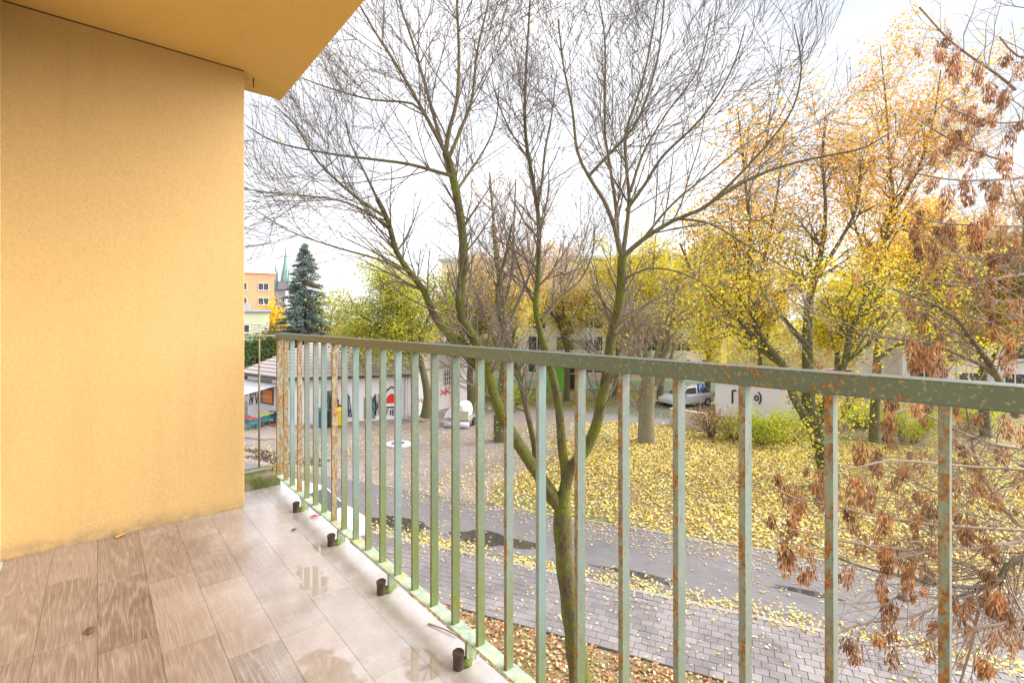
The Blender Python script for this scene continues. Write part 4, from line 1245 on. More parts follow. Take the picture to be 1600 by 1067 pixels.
# ---- the bare many-stemmed tree in front of the balcony
base = W(922, 6.5, 0.0)
bt = empty('bare_tree', base); tag(bt, 'large bare many-stemmed tree with mossy trunk right in front of the railing', 'tree')
trunk = smooth_path([(*W(926, 6.5, -0.15), 0.21), (*P(918, 1160, 6.5), 0.17), (*P(905, 1050, 6.5), 0.145), (*P(892, 950, 6.5), 0.128), (*P(882, 870, 6.5), 0.120), (*P(879, 805, 6.5), 0.125), (*P(879, 770, 6.5), 0.09)], 0.10)
trunk[:, 3] *= 1 + 0.05 * np.sin(np.arange(len(trunk)) * 1.3)
limb_object('trunk', trunk, M_BARK, bt, 14)
D0 = 6.5
LIMBS = {
 'A': trace([(879, 800), (858, 765), (826, 718), (793, 665), (770, 612), (757, 565), (741, 529), (722, 497), (719, 455), (724, 416), (722, 358), (708, 278), (696, 238)], D0, 0.088, 0.048, 6.1),
 'A_b': trace([(696, 238), (703, 198), (714, 156), (717, 84), (714, 0), (716, -60)], 6.1, 0.032, 0.013, 5.9),
 'A_c': trace([(700, 250), (720, 202), (737, 156), (745, 84), (762, 8), (770, -40)], 6.1, 0.026, 0.010, 6.4),
 'A_d': trace([(696, 238), (665, 181), (627, 114), (589, 55), (560, 5)], 6.1, 0.030, 0.010, 5.7),
 'A_e': trace([(690, 225), (674, 169), (648, 76), (627, 13), (615, -40)], 6.1, 0.026, 0.010, 6.6),
 'A_f': trace([(705, 275), (640, 257), (581, 249), (513, 240), (433, 223), (384, 196)], 6.1, 0.024, 0.006, 5.6),
 'A_g': trace([(668, 185), (644, 162), (581, 156), (518, 139), (471, 122)], 6.0, 0.018, 0.006, 5.5),
 'A_h': trace([(712, 300), (733, 270), (756, 235), (775, 190), (780, 130)], 6.1, 0.022, 0.007, 6.9),
 'L': trace([(764, 590), (734, 562), (707, 529), (681, 499), (662, 454), (642, 428), (620, 394), (606, 345), (589, 310)], 6.4, 0.058, 0.028, 5.9),
 'L_b': trace([(604, 340), (556, 308), (497, 253), (463, 198), (429, 165)], 5.95, 0.022, 0.006, 5.4),
 'L_c': trace([(589, 310), (570, 270), (548, 225), (540, 190)], 5.9, 0.018, 0.006, 5.6),
 'L_d': trace([(640, 425), (590, 405), (520, 385), (450, 360), (395, 325)], 6.0, 0.018, 0.005, 5.6),
 'L_e': trace([(606, 352), (545, 318), (470, 305), (400, 300)], 5.9, 0.017, 0.005, 5.3),
 'Dm': trace([(868, 790), (842, 755), (835, 697), (824, 645), (814, 600), (806, 560), (790, 525), (779, 490), (777, 450), (790, 400), (800, 350)], 6.55, 0.050, 0.015, 6.9),
 'B': trace([(880, 790), (884, 746), (878, 697), (874, 641), (864, 589), (850, 540), (842, 510), (837, 476), (841, 435), (842, 390), (841, 337), (831, 274), (822, 219), (820, 169), (822, 105), (826, 40), (830, -30)], 6.45, 0.075, 0.012, 7.1),
 'B_b': trace([(841, 320), (848, 274), (851, 236), (862, 180), (870, 110)], 6.8, 0.022, 0.007, 7.0),
 'B_c': trace([(846, 500), (880, 461), (906, 439), (925, 400), (930, 350)], 6.7, 0.030, 0.008, 7.2),
 'B_d': trace([(837, 476), (822, 448), (812, 420), (795, 370), (770, 320)], 6.8, 0.026, 0.007, 7.3),
 'B_e': trace([(826, 250), (795, 200), (775, 150), (765, 100)], 6.9, 0.016, 0.005, 6.7),
 'C': trace([(880, 780), (890, 735), (912, 707), (930, 671), (941, 622), (951, 570), (955, 529), (966, 484), (971, 446), (972, 401)], 6.5, 0.080, 0.058, 6.2),
 'C_a': trace([(972, 403), (961, 358), (945, 316), (919, 274), (902, 236), (894, 169), (880, 100), (872, 30)], 6.2, 0.034, 0.009, 5.8),
 'C_b': trace([(920, 275), (953, 240), (991, 198), (1012, 148), (1029, 84), (1038, 0), (1042, -40)], 6.0, 0.022, 0.008, 5.7),
 'C_c': trace([(965, 370), (962, 320), (950, 240), (945, 198), (945, 63), (934, -10)], 6.2, 0.028, 0.008, 6.6),
 'C_d': trace([(973, 400), (980, 350), (983, 304), (978, 253), (980, 202), (1004, 127), (1020, 50), (1030, -20)], 6.2, 0.032, 0.008, 6.4),
 'C_e': trace([(973, 402), (1004, 375), (1050, 346), (1092, 329), (1122, 309), (1184, 274), (1248, 253), (1311, 240), (1353, 230), (1391, 207)], 6.2, 0.034, 0.006, 5.2),
 'C_f': trace([(1100, 326), (1142, 287), (1197, 228), (1239, 169), (1252, 105), (1241, 38)], 5.9, 0.020, 0.006, 5.5),
 'C_g': trace([(978, 330), (1010, 285), (1035, 245), (1080, 202), (1115, 160), (1147, 100), (1165, 40)], 6.2, 0.024, 0.007, 5.9),
 'C_h': trace([(985, 300), (1005, 240), (1040, 180), (1090, 110), (1110, 30)], 6.2, 0.020, 0.006, 6.7),
 'C_i': trace([(1060, 342), (1110, 350), (1170, 385), (1230, 420), (1280, 440)], 6.0, 0.016, 0.005, 5.5),
 'C_j': trace([(971, 440), (1010, 420), (1060, 425), (1110, 450), (1150, 485)], 6.2, 0.018, 0.005, 6.0),
 'C_k': trace([(958, 520), (990, 490), (1030, 480), (1080, 500)], 6.2, 0.016, 0.005, 6.6),
 'C_l': trace([(1004, 375), (1050, 320), (1110, 270), (1180, 215), (1230, 190)], 6.2, 0.020, 0.005, 6.4),
}
cfg = dict(seg=0.13, jit=0.05, up=0.38, bend=0.03, dens={3: 4, 2: 5.0, 1: 5.2}, ang=(0.30, 0.75), ratio=(0.42, 0.74), minL=0.22, rmin=0.0032)
rr = np.random.default_rng(101)
tw, tips = [], []
per = {'A': 6.5, 'B': 6.5, 'C': 6.5, 'Dm': 8, 'L': 6.5}
for key, path in LIMBS.items():
    limb_object('limb', path, M_BARK if len(key) <= 2 else M_LIMB, bt, 10 if len(key) <= 2 else 7)
    low = key in per
    branch_from(tw, tips, path, per.get(key, 6.4 if key not in ('C_e', 'C_f', 'C_l', 'C_i', 'C_j') else 3.6), (0.8, 1.8) if not low else (0.5, 1.2), cfg, rr, 2, f0=0.38 if low else 0.10, rk=0.40, rmax=0.014)
o = tube_object('twigs', tw, M_TWIG, bt); tag(o, kind='stuff')
# a few leaves still clinging
tp_ = np.array(tips); sel = rr.choice(len(tp_), 90, replace=False); C_ = tp_[sel]
o = link('leaves', leaf_mesh('leaves', C_, rr.uniform(0.03, 0.06, 90), rr.normal(size=(90, 3)), palette(90, YEL, 0.1, rr), r=rr), LEAF, bt, True); tag(o, kind='stuff')

# ---- the tree with hanging brown seed bunches at the right
kt = empty('seed_laden_tree', W(1592, 4.0, 0.0)); tag(kt, 'tree with bunches of dry brown seeds close by at the right edge', 'tree')
KTR = smooth_path([(*W(1626, 4.0, -0.1), 0.12), (*P(1620, 1100, 4.0), 0.085), (*P(1614, 1000, 4.0), 0.075), (*P(1618, 850, 4.0), 0.066), (*P(1615, 700, 4.0), 0.058), (*P(1609, 560, 4.0), 0.050), (*P(1603, 440, 4.0), 0.042), (*P(1606, 300, 4.0), 0.034), (*P(1614, 160, 4.0), 0.026), (*P(1602, -30, 4.0), 0.018)], 0.10)
KTR[:, 3] *= 0.62
limb_object('trunk', KTR, M_BARKK, kt, 12)
KL = [
 trace([(1588, 650), (1557, 587), (1535, 552), (1515, 526), (1488, 492), (1440, 468), (1395, 452)], 4.0, 0.030, 0.006, 3.5),
 trace([(1556, 587), (1530, 568), (1500, 555), (1465, 541), (1405, 530), (1340, 520)], 3.95, 0.022, 0.005, 3.4),
 trace([(1515, 526), (1490, 518), (1450, 490), (1400, 485)], 3.8, 0.014, 0.004, 3.5),
 trace([(1580, 430), (1545, 440), (1500, 446), (1455, 440)], 4.0, 0.012, 0.004, 3.6),
 trace([(1640, 425), (1590, 430), (1530, 436), (1480, 420)], 3.7, 0.012, 0.004, 3.5),
 trace([(1586, 140), (1560, 118), (1488, 67), (1437, 12)], 4.0, 0.013, 0.006, 3.6),
 trace([(1640, 185), (1600, 190), (1547, 192), (1505, 178), (1471, 164)], 3.8, 0.010, 0.004, 3.5),
 trace([(1582, 255), (1521, 236), (1475, 212), (1441, 192)], 4.0, 0.010, 0.004, 3.6),
 trace([(1640, 272), (1600, 278), (1500, 282), (1429, 270), (1390, 255)], 3.8, 0.010, 0.004, 3.5),
 trace([(1640, 356), (1600, 354), (1520, 352), (1454, 346), (1420, 330)], 3.8, 0.010, 0.004, 3.5),
 trace([(1640, 400), (1590, 402), (1530, 405), (1480, 398), (1430, 402)], 3.8, 0.009, 0.004, 3.4),
 trace([(1640, 95), (1590, 88), (1562, 58)], 3.6, 0.010, 0.005, 3.5),
 trace([(1660, 740), (1600, 733), (1530, 730), (1462, 724), (1393, 719), (1350, 728), (1314, 736)], 3.4, 0.012, 0.005, 3.0),
 trace([(1680, 800), (1630, 850), (1600, 869), (1572, 886), (1552, 914), (1493, 916), (1407, 900), (1330, 880), (1270, 850)], 3.2, 0.026, 0.004, 3.0),
 trace([(1680, 840), (1600, 846), (1510, 857), (1465, 857), (1400, 872), (1350, 850), (1300, 842)], 3.2, 0.014, 0.004, 2.9),
 trace([(1680, 830), (1600, 828), (1465, 820), (1355, 803), (1293, 786), (1245, 779), (1205, 758)], 3.3, 0.013, 0.003, 2.9),
 trace([(1680, 900), (1580, 905), (1500, 880), (1430, 860), (1340, 850), (1260, 832), (1200, 818)], 3.3, 0.012, 0.003, 2.9),
 trace([(1552, 914), (1480, 935), (1417, 927), (1380, 945), (1348, 952), (1314, 938)], 3.1, 0.010, 0.003, 2.9),
 trace([(1580, 950), (1520, 930), (1465, 946), (1420, 965), (1345, 974), (1310, 990)], 3.1, 0.010, 0.003, 2.9),
 trace([(1640, 950), (1560, 975), (1480, 985), (1440, 1005), (1390, 1010), (1330, 1005)], 3.0, 0.010, 0.003, 2.9),
 trace([(1600, 869), (1560, 900), (1530, 950), (1520, 1000), (1500, 1067)], 3.2, 0.016, 0.006, 3.1),
 trace([(1590, 700), (1540, 690), (1490, 670), (1430, 640), (1395, 645)], 3.9, 0.014, 0.004, 3.4),
 trace([(1588, 760), (1540, 770), (1480, 775), (1420, 745), (1370, 712)], 3.9, 0.013, 0.004, 3.3),
 trace([(1640, 800), (1560, 860), (1500, 850), (1380, 800), (1290, 745)], 3.4, 0.012, 0.004, 3.1),
 trace([(1640, 520), (1600, 500), (1560, 470), (1520, 480)], 3.6, 0.010, 0.004, 3.5),
 trace([(1591, 820), (1550, 770), (1520, 700), (1510, 640), (1470, 590)], 3.9, 0.018, 0.005, 3.7),
 trace([(1591, 900), (1540, 850), (1470, 800), (1400, 780)], 4.0, 0.018, 0.005, 3.9),
]
cfg2 = dict(seg=0.06, jit=0.11, up=0.05, bend=0.05, dens={2: 7, 1: 7}, ang=(0.4, 1.0), ratio=(0.35, 0.6), minL=0.08, rmin=0.0017)
tw2, tips2 = [], []
rr2 = np.random.default_rng(55)
for pth in KL:
    limb_object('limb', pth, M_BARK2 if pth[0, 3] > 0.02 else M_TWIG2, kt, 8)
    branch_from(tw2, tips2, pth, 15.0, (0.25, 0.8), cfg2, rr2, 1, rk=0.4, rmax=0.006)
branch_from(tw2, tips2, KTR, 3.0, (0.4, 0.9), cfg2, rr2, 2, f0=0.3, rk=0.3, rmax=0.010)
o = tube_object('twigs', tw2, M_TWIG2, kt); tag(o, kind='stuff')

# seed bunches: eight shared meshes of winged seeds on drooping stalks
SEEDC = [((0.38, 0.18, 0.085), 3), ((0.50, 0.26, 0.11), 3), ((0.27, 0.115, 0.065), 2.2), ((0.62, 0.36, 0.16), 2.2), ((0.16, 0.07, 0.045), 1.0)]
M_SEED = leaf_material('seed_wing', 0.30, 0.5)
def bunch_mesh(i):
    r = np.random.default_rng(900 + i)
    n = int(r.integers(35, 110))
    L = r.uniform(0.09, 0.22)
    z = -r.random(n) ** 0.8 * L
    rad = 0.050 * np.sqrt(np.clip(1 - (np.abs(z + L * 0.45) / (L * 0.62)) ** 2, 0.05, 1)) * np.sqrt(r.random(n))
    a = r.uniform(0, 6.283, n)
    C = np.stack((rad * np.cos(a), rad * np.sin(a), z), 1)
    A = np.stack((0.45 * np.cos(a) * r.random(n) + r.normal(0, .15, n), 0.45 * np.sin(a) * r.random(n) + r.normal(0, .15, n), -np.ones(n)), 1)
    N = np.cross(A, r.normal(size=(n, 3)))
    me = leaf_mesh('seed_bunch', C, r.uniform(0.036, 0.060, n), N, np.clip(palette(n, SEEDC, 0.18, r) * (0.62, 0.8, 1.0, 1.0, 1.15, 1.3, 0.75, 1.45)[i], 0, 0.85), 0.22, 0.15, axis=unit(A), r=r)
    me.materials.append(M_SEED)
    return me
BUN = [bunch_mesh(i) for i in range(8)]
SPOTS = [(1480, 70), (1488, 98), (1500, 82), (1530, 105), (1547, 138), (1585, 108), (1570, 95), (1505, 180), (1534, 196), (1520, 172), (1480, 230), (1495, 225), (1530, 248), (1568, 248), (1538, 290), (1458, 288), (1437, 340), (1475, 352), (1446, 380), (1521, 360),
 (1538, 345), (1505, 415), (1555, 405), (1589, 382), (1442, 395), (1487, 370), (1514, 430), (1500, 425), (1525, 365), (1559, 405), (1540, 474), (1581, 478), (1555, 500), (1517, 510), (1454, 552), (1442, 560), (1585, 530), (1390, 640), (1394, 665), (1435, 640), (1445, 645), (1367, 716),
 (1439, 712), (1529, 738), (1562, 704), (1592, 675), (1210, 750), (1245, 780), (1207, 818), (1231, 822), (1279, 744), (1290, 760), (1255, 795), (1224, 866), (1238, 882), (1252, 862), (1327, 805), (1362, 768), (1350, 760), (1368, 716), (1379, 805), (1370, 830), (1413, 744), (1444, 781), (1450, 800), (1393, 880), (1385, 865),
 (1413, 890), (1448, 890), (1327, 895), (1499, 815), (1523, 825), (1510, 840), (1535, 835), (1527, 745), (1540, 755), (1551, 773), (1595, 743), (1516, 945), (1561, 940), (1555, 960), (1582, 965), (1570, 985), (1590, 990), (1545, 930), (1558, 925), (1492, 950), (1368, 1003), (1324, 1010), (1396, 1013), (1454, 1010), (1389, 965), (1540, 1040),
 (1575, 150), (1595, 200), (1470, 90), (1465, 365), (1432, 352), (1560, 300), (1590, 330), (1510, 300), (1480, 300), (1490, 390), (1570, 440), (1450, 500), (1470, 570), (1430, 540), (1425, 575), (1595, 620), (1575, 560)]
allp = np.concatenate([p_[:, :3] for p_ in KL] + [KTR[:, :3]] + [t_[0] for t_ in tw2])
stalks = []
for i, (px, py) in enumerate(SPOTS):
    ray = P(px, py - 12, 1.0) - np.array((0, 0, CAM_Z)); 
    rel = allp - np.array((0, 0, CAM_Z))
    dep = rel[:, 1]
    sx_ = CX + FL * rel[:, 0] / dep; sy_ = HOR - FL * rel[:, 2] / dep
    j = int(np.argmin((sx_ - px) ** 2 + (sy_ - (py - 22)) ** 2))
    d = float(np.clip(dep[j] + rr2.normal(0, 0.06), 2.7, 4.1))
    q = P(px + rr2.normal(0, 2), py - 10, d)
    a = allp[j]
    stalks.append((np.array([a, (a + q) / 2 + np.array((0, 0, 0.015)), q, q - np.array((0, 0, 0.08))]), np.array((0.002, 0.0016, 0.0014, 0.001)), 3))
    for e in range(2 if i % 3 else 1):
        o = link('seed_bunch', BUN[(i + e * 3) % 8], None, kt, True)
        off = rr2.normal(0, 0.04, 3) * min(e, 1)
        o.location = tuple(float(x) for x in q + off); o.rotation_euler = (rr2.normal(0, .12), rr2.normal(0, .12), rr2.uniform(0, 6.28))
        s_ = rr2.uniform(0.55, 1.05); o.scale = (s_, s_, s_)
tips_a = np.array(tips2); rel = tips_a - np.array((0, 0, CAM_Z))
tx = CX + FL * rel[:, 0] / rel[:, 1]; ty = HOR - FL * rel[:, 2] / rel[:, 1]
cand = np.where((tx > 1215) & (tx < 1610) & (ty > 40) & (ty < 1060) & (rel[:, 1] > 2.6))[0]
for j in rr2.choice(cand, 120, replace=False):
    o = link('seed_bunch', BUN[int(rr2.integers(0, 8))], None, kt, True)
    o.location = tuple(float(x) for x in tips_a[j]); o.rotation_euler = (rr2.normal(0, .2), rr2.normal(0, .2), rr2.uniform(0, 6.28))
    s_ = rr2.uniform(0.4, 0.75); o.scale = (s_, s_, s_ * rr2.uniform(0.9, 1.25))
o = tube_object('stalks', stalks, M_TWIG2, kt); tag(o, kind='stuff')

# ---- leafy trees: limbs grown from traced or free stems, leaves at the twig ends
def leafy(name, label, basep, stems, cfg_, lvl, L, per_m, pal_lo, pal_hi, z_mid, n_leaf, size, seed, barkm, twigm, spread=0.22, trans=None, extra=None, group=None, f0=0.3, ivy=None):
    r = np.random.default_rng(seed)
    root = empty(name, basep); tag(root, label, 'tree', group)
    tw_, tips_ = [], []
    for i, s_ in enumerate(stems):
        limb_object('trunk' if i == 0 else 'limb', s_, barkm, root, 9)
        branch_from(tw_, tips_, s_, per_m, L, cfg_, r, lvl, f0=f0, rk=0.45, rmax=0.05)
    tag(tube_object('twigs', tw_, twigm, root), kind='stuff')
    if n_leaf:
        T_ = np.array(tips_); sel_ = r.integers(0, len(T_), n_leaf)
        C = T_[sel_] + r.normal(0, spread, (n_leaf, 3))
        hi = r.random(n_leaf) < np.clip((C[:, 2] - z_mid) / 4.0 + 0.5 + r.normal(0, .15, n_leaf), 0, 1)
        cols = np.where(hi[:, None], palette(n_leaf, pal_hi, 0.14, r), palette(n_leaf, pal_lo, 0.14, r))
        o_ = link('crown', leaf_mesh('crown', C, r.uniform(*size, n_leaf), r.normal(size=(n_leaf, 3)) + np.array((0, -0.3, 0.5)), cols, 0.75, 0.25, r=r), LEAF, root, True)
        tag(o_, kind='stuff')
    if ivy is not None:
        pth, n_, pal_ = ivy
        i_ = r.integers(0, len(pth), n_); rad_ = pth[i_, 3] + 0.06
        a = r.uniform(0, 6.283, n_)
        C = pth[i_, :3] + np.stack((rad_ * np.cos(a), rad_ * np.sin(a), r.normal(0, .12, n_)), 1) + r.normal(0, .05, (n_, 3))
        o_ = link('ivy', leaf_mesh('ivy', C, r.uniform(0.07, 0.13, n_), np.stack((np.cos(a), np.sin(a), r.normal(0, .4, n_)), 1), palette(n_, pal_, 0.15, r), 0.8, 0.2, r=r), LEAF, root, True)
        tag(o_, kind='stuff')
    return root

ORG = [((0.76, 0.39, 0.03), 4), ((0.79, 0.48, 0.05), 4), ((0.64, 0.28, 0.03), 1.6), ((0.80, 0.58, 0.10), 2.4), ((0.42, 0.21, 0.06), 1.2)]
YLO = [((0.82, 0.64, 0.045), 4.5), ((0.74, 0.66, 0.07), 3), ((0.46, 0.50, 0.05), 2.0), ((0.80, 0.50, 0.03), 2), ((0.28, 0.36, 0.04), 1)]
YGR = [((0.52, 0.52, 0.06), 3), ((0.40, 0.44, 0.05), 3), ((0.66, 0.60, 0.08), 3), ((0.26, 0.32, 0.05), 1.5)]
IVY = [((0.30, 0.36, 0.04), 2), ((0.52, 0.54, 0.06), 2), ((0.13, 0.20, 0.03), 2)]
TAN = [((0.58, 0.40, 0.25), 3), ((0.66, 0.50, 0.34), 2), ((0.70, 0.54, 0.22), 1.5)]
cf3 = dict(seg=0.35, jit=0.10, up=0.10, bend=0.04, dens={3: 1.6, 2: 2.2, 1: 3.0}, ang=(0.4, 0.95), ratio=(0.38, 0.65), minL=0.35, rmin=0.008)
d3 = 18.6
s3 = [trace([(1296, 768), (1293, 740), (1285, 700), (1272, 660), (1262, 630)], d3, 0.36, 0.26, step=0.3),
      trace([(1280, 690), (1259, 652), (1240, 619), (1221, 566), (1195, 536), (1176, 491), (1171, 435), (1172, 360), (1165, 290), (1158, 220), (1152, 165)], d3, 0.20, 0.015, 17.6, step=0.4),
      trace([(1225, 572), (1190, 545), (1157, 502), (1120, 470), (1085, 430), (1062, 380)], d3, 0.12, 0.03, 17.0, step=0.4),
      trace([(1263, 632), (1262, 570), (1262, 500), (1270, 440), (1281, 405), (1290, 330), (1285, 250), (1290, 170)], d3, 0.24, 0.015, 19.6, step=0.4),
      trace([(1262, 540), (1240, 517), (1210, 476), (1187, 442), (1200, 380), (1215, 300), (1225, 210)], d3, 0.12, 0.03, 20.0, step=0.4),
      trace([(1281, 650), (1300, 610), (1319, 570), (1330, 517), (1349, 476), (1362, 430)], d3, 0.16, 0.06, 18.0, step=0.4),
      trace([(1278, 430), (1311, 379), (1340, 320), (1345, 250)], 19.2, 0.10, 0.03, 18.8, step=0.4)]
leafy('maple_tree', 'many-stemmed tree with yellow and orange leaves beyond the road', G(1296, 768), s3, cf3, 2, (1.3, 3.1), 2.0, YLO, ORG, 9.2, 27000, (0.06, 0.135), 301, M_BARK3, M_BARK3, spread=0.34,
      ivy=(np.concatenate((s3[0], s3[1][:10], s3[3][:14], s3[5][:8])), 1100, IVY))
s3b = [trace([(1366, 690), (1368, 620), (1372, 547), (1379, 435), (1383, 358), (1395, 316), (1390, 250), (1384, 160), (1375, 70)], 21.0, 0.22, 0.012, 21.0, step=0.4),
       trace([(1383, 360), (1410, 310), (1440, 250), (1460, 180), (1470, 110)], 21, 0.10, 0.02, 20.4, step=0.4),
       trace([(1380, 430), (1350, 390), (1330, 330), (1322, 270)], 21, 0.09, 0.02, 22, step=0.4),
       trace([(1376, 500), (1410, 460), (1450, 420), (1490, 390)], 21, 0.09, 0.02, 21.5, step=0.4),
       trace([(1374, 560), (1400, 540), (1440, 530), (1480, 500)], 21, 0.08, 0.02, 20.5, step=0.4)]
leafy('slender_maple_tree', 'slender taller tree with orange leaf tips right of the many-stemmed yellow tree', s3b[0][0, :2].tolist() + [0.0], s3b, cf3, 2, (1.3, 3.1), 2.0, YLO, ORG, 9.4, 22000, (0.06, 0.135), 302, M_BARK3, M_BARK3, spread=0.34)
# pollarded tree on the leaf covered lawn
s4 = [smooth_path([(*G(1010, 690), 0.46), (*W(1010, 26, 1.4), 0.40), (*W(1012, 26, 2.8), 0.40), (*W(1014, 26, 3.6), 0.30)], 0.3)]
r4 = np.random.default_rng(44)
for k_ in range(9):
    a = 6.283 * k_ / 9
    p0 = W(1013, 26, 2.7 + 0.12 * k_)
    pts = [(*p0, 0.14)]
    for u in (1, 2, 3, 4):
        pts.append((p0[0] + math.cos(a) * 0.75 * u + r4.normal(0, .2), p0[1] + math.sin(a) * 0.6 * u + r4.normal(0, .2), p0[2] + 1.25 * u, 0.14 - 0.028 * u))
    s4.append(smooth_path(pts, 0.4))
leafy('pollarded_tree', 'thick short trunked tree with a mass of bare twigs on the leafy lawn', G(1010, 690), s4, dict(cf3, dens={3: 2, 2: 2.6, 1: 3.2}, up=0.05), 2, (1.2, 2.6), 2.2, YGR, YLO, 8, 2600, (0.07, 0.12), 303, M_BARK2, M_TWIG2, spread=0.25)
# ivy clad tree behind the left stems
s6 = [trace([(783, 692), (781, 650), (786, 600), (790, 540), (786, 470), (775, 400), (770, 330), (765, 270)], 26, 0.40, 0.04, step=0.4),
      trace([(786, 560), (760, 500), (735, 430), (722, 350), (718, 290)], 26, 0.14, 0.03, 25, step=0.4), trace([(788, 520), (815, 460), (840, 390), (850, 320)], 26, 0.13, 0.03, 27, step=0.4),
      trace([(788, 480), (800, 420), (803, 350), (806, 280)], 26, 0.11, 0.03, 25, step=0.4)]
leafy('ivy_clad_tree', 'bare reddish twigged tree with ivy on its trunk behind the left stems', G(783, 692), s6, cf3, 2, (1.2, 2.8), 1.9, YGR, TAN, 8.5, 3400, (0.06, 0.11), 304, M_BARK3, M_TWIG3, spread=0.25, ivy=(s6[0][:26], 1300, IVY))
# yellow green tree beside the kiosk
s7 = [trace([(664, 652), (668, 620), (662, 585), (650, 540), (630, 500), (605, 460), (590, 425)], 31, 0.32, 0.05, step=0.5),
      trace([(655, 555), (640, 510), (625, 460), (622, 420)], 31, 0.12, 0.03, 32, step=0.5), trace([(640, 520), (600, 510), (560, 490), (545, 460)], 31, 0.12, 0.03, 30, step=0.5), trace([(650, 540), (672, 490), (680, 440)], 31, 0.10, 0.03, 32, step=0.5),
      trace([(610, 505), (570, 520), (540, 515)], 31, 0.08, 0.03, 33, step=0.5)]
leafy('willow_like_tree', 'yellow green tree with drooping foliage above the kiosk roof', G(664, 652), s7, dict(cf3, up=-0.12), 2, (1.4, 3.0), 2.6, YGR, YLO, 11, 28000, (0.09, 0.17), 305, M_BARK3, M_TWIG, spread=0.32)
# background trees
def simple_tree(name, label, px, d, h, wid, pal_lo, pal_hi, n, seed, size=(0.10, 0.18), bare=False, group='trees in the background', tmat=None):
    r = np.random.default_rng(seed)
    b0 = W(px, d, 0.0)
    stems = [smooth_path([(*b0, 0.26), (b0[0] + r.normal(0, .2), b0[1], h * .3, 0.20), (b0[0] + r.normal(0, .4), b0[1], h * .62, 0.12), (b0[0] + r.normal(0, .4), b0[1], h * 0.97, 0.03)], 0.5)]
    for k_ in range(7):
        a = 6.283 * k_ / 7 + r.normal(0, .3); z0 = h * r.uniform(.22, .6)
        e = h * r.uniform(.62, .95)
        stems.append(smooth_path([(b0[0], b0[1], z0, 0.11), (b0[0] + math.cos(a) * wid * .35, b0[1] + math.sin(a) * wid * .35, z0 + (e - z0) * .5, 0.07), (b0[0] + math.cos(a) * wid * .75, b0[1] + math.sin(a) * wid * .75, e, 0.02)], 0.5))
    leafy(name, label, b0, stems, cf3, 2, (wid * .3, wid * .65), 1.5, pal_lo, pal_hi, h * .62, n, size, seed, M_BARK3, tmat or M_TWIG, spread=0.30, group=group)
simple_tree('background_tree', 'yellow tree in front of the white apartment house, beside the right edge', 1540, 27, 13.0, 3.4, YLO, TAN, 34000, 401)
simple_tree('background_tree', 'yellow leaved tree right of the slender maple, before the white house', 1450, 30, 13.5, 3.6, YLO, ORG, 36000, 402)
simple_tree('background_tree', 'thin yellow tree at the left end of the garage', 1105, 38, 12.0, 3.4, YLO, YLO, 30000, 403)
simple_tree('background_tree', 'tree with tan and yellow leaves before the middle of the cream block', 885, 39, 13.0, 4.0, YLO, TAN, 16000, 404)
simple_tree('background_tree', 'sparse yellow green tree before the left end of the cream block', 735, 36, 11.5, 3.2, YGR, TAN, 16000, 405)
simple_tree('background_tree', 'pale yellow tree before the right half of the cream block', 960, 40, 13.0, 3.8, YLO, YLO, 20000, 406)
simple_tree('background_tree', 'yellow leaved tree behind the fork of the right hand stem', 1030, 37, 13.2, 3.6, YLO, YLO, 26000, 413)
simple_tree('background_tree', 'tan topped tree rising between the two central stems', 800, 34, 12.5, 3.4, YLO, TAN, 18000, 414, tmat=M_TWIG3)
simple_tree('background_tree', 'tan leaved tree close to the right edge behind the seed bunches', 1640, 24, 13.5, 3.2, YLO, TAN, 26000, 415)
simple_tree('background_tree', 'small bright yellow tree beside the peach apartment block', 428, 66, 9.6, 2.3, [((0.80, 0.52, 0.02), 3), ((0.72, 0.50, 0.03), 2)], [((0.84, 0.56, 0.02), 1)], 6000, 407, (0.16, 0.28))
simple_tree('background_tree', 'dark green leafy tree behind the side railing', 398, 42, 5.2, 2.2, [((0.07, 0.12, 0.03), 2), ((0.12, 0.18, 0.04), 2)], [((0.10, 0.16, 0.04), 1)], 6000, 408, (0.12, 0.2))
simple_tree('background_tree', 'brown leaved shrubby tree left of the blue spruce', 428, 44, 5.8, 1.6, [((0.28, 0.17, 0.10), 2), ((0.36, 0.24, 0.12), 2)], [((0.30, 0.18, 0.10), 1)], 4500, 409, (0.12, 0.2))
simple_tree('background_tree', 'reddish brown sparse tree right of the blue spruce', 515, 48, 8.2, 1.8, TAN, TAN, 1500, 410, (0.12, 0.2), tmat=M_TWIG3)
simple_tree('background_tree', 'yellow tree far off between the two maples', 1310, 44, 11.0, 4.0, YLO, YLO, 18000, 411, (0.14, 0.24))
simple_tree('background_tree', 'yellow tree far off left of the red car', 1190, 48, 11.5, 4.0, YLO, ORG, 16000, 412, (0.14, 0.24))

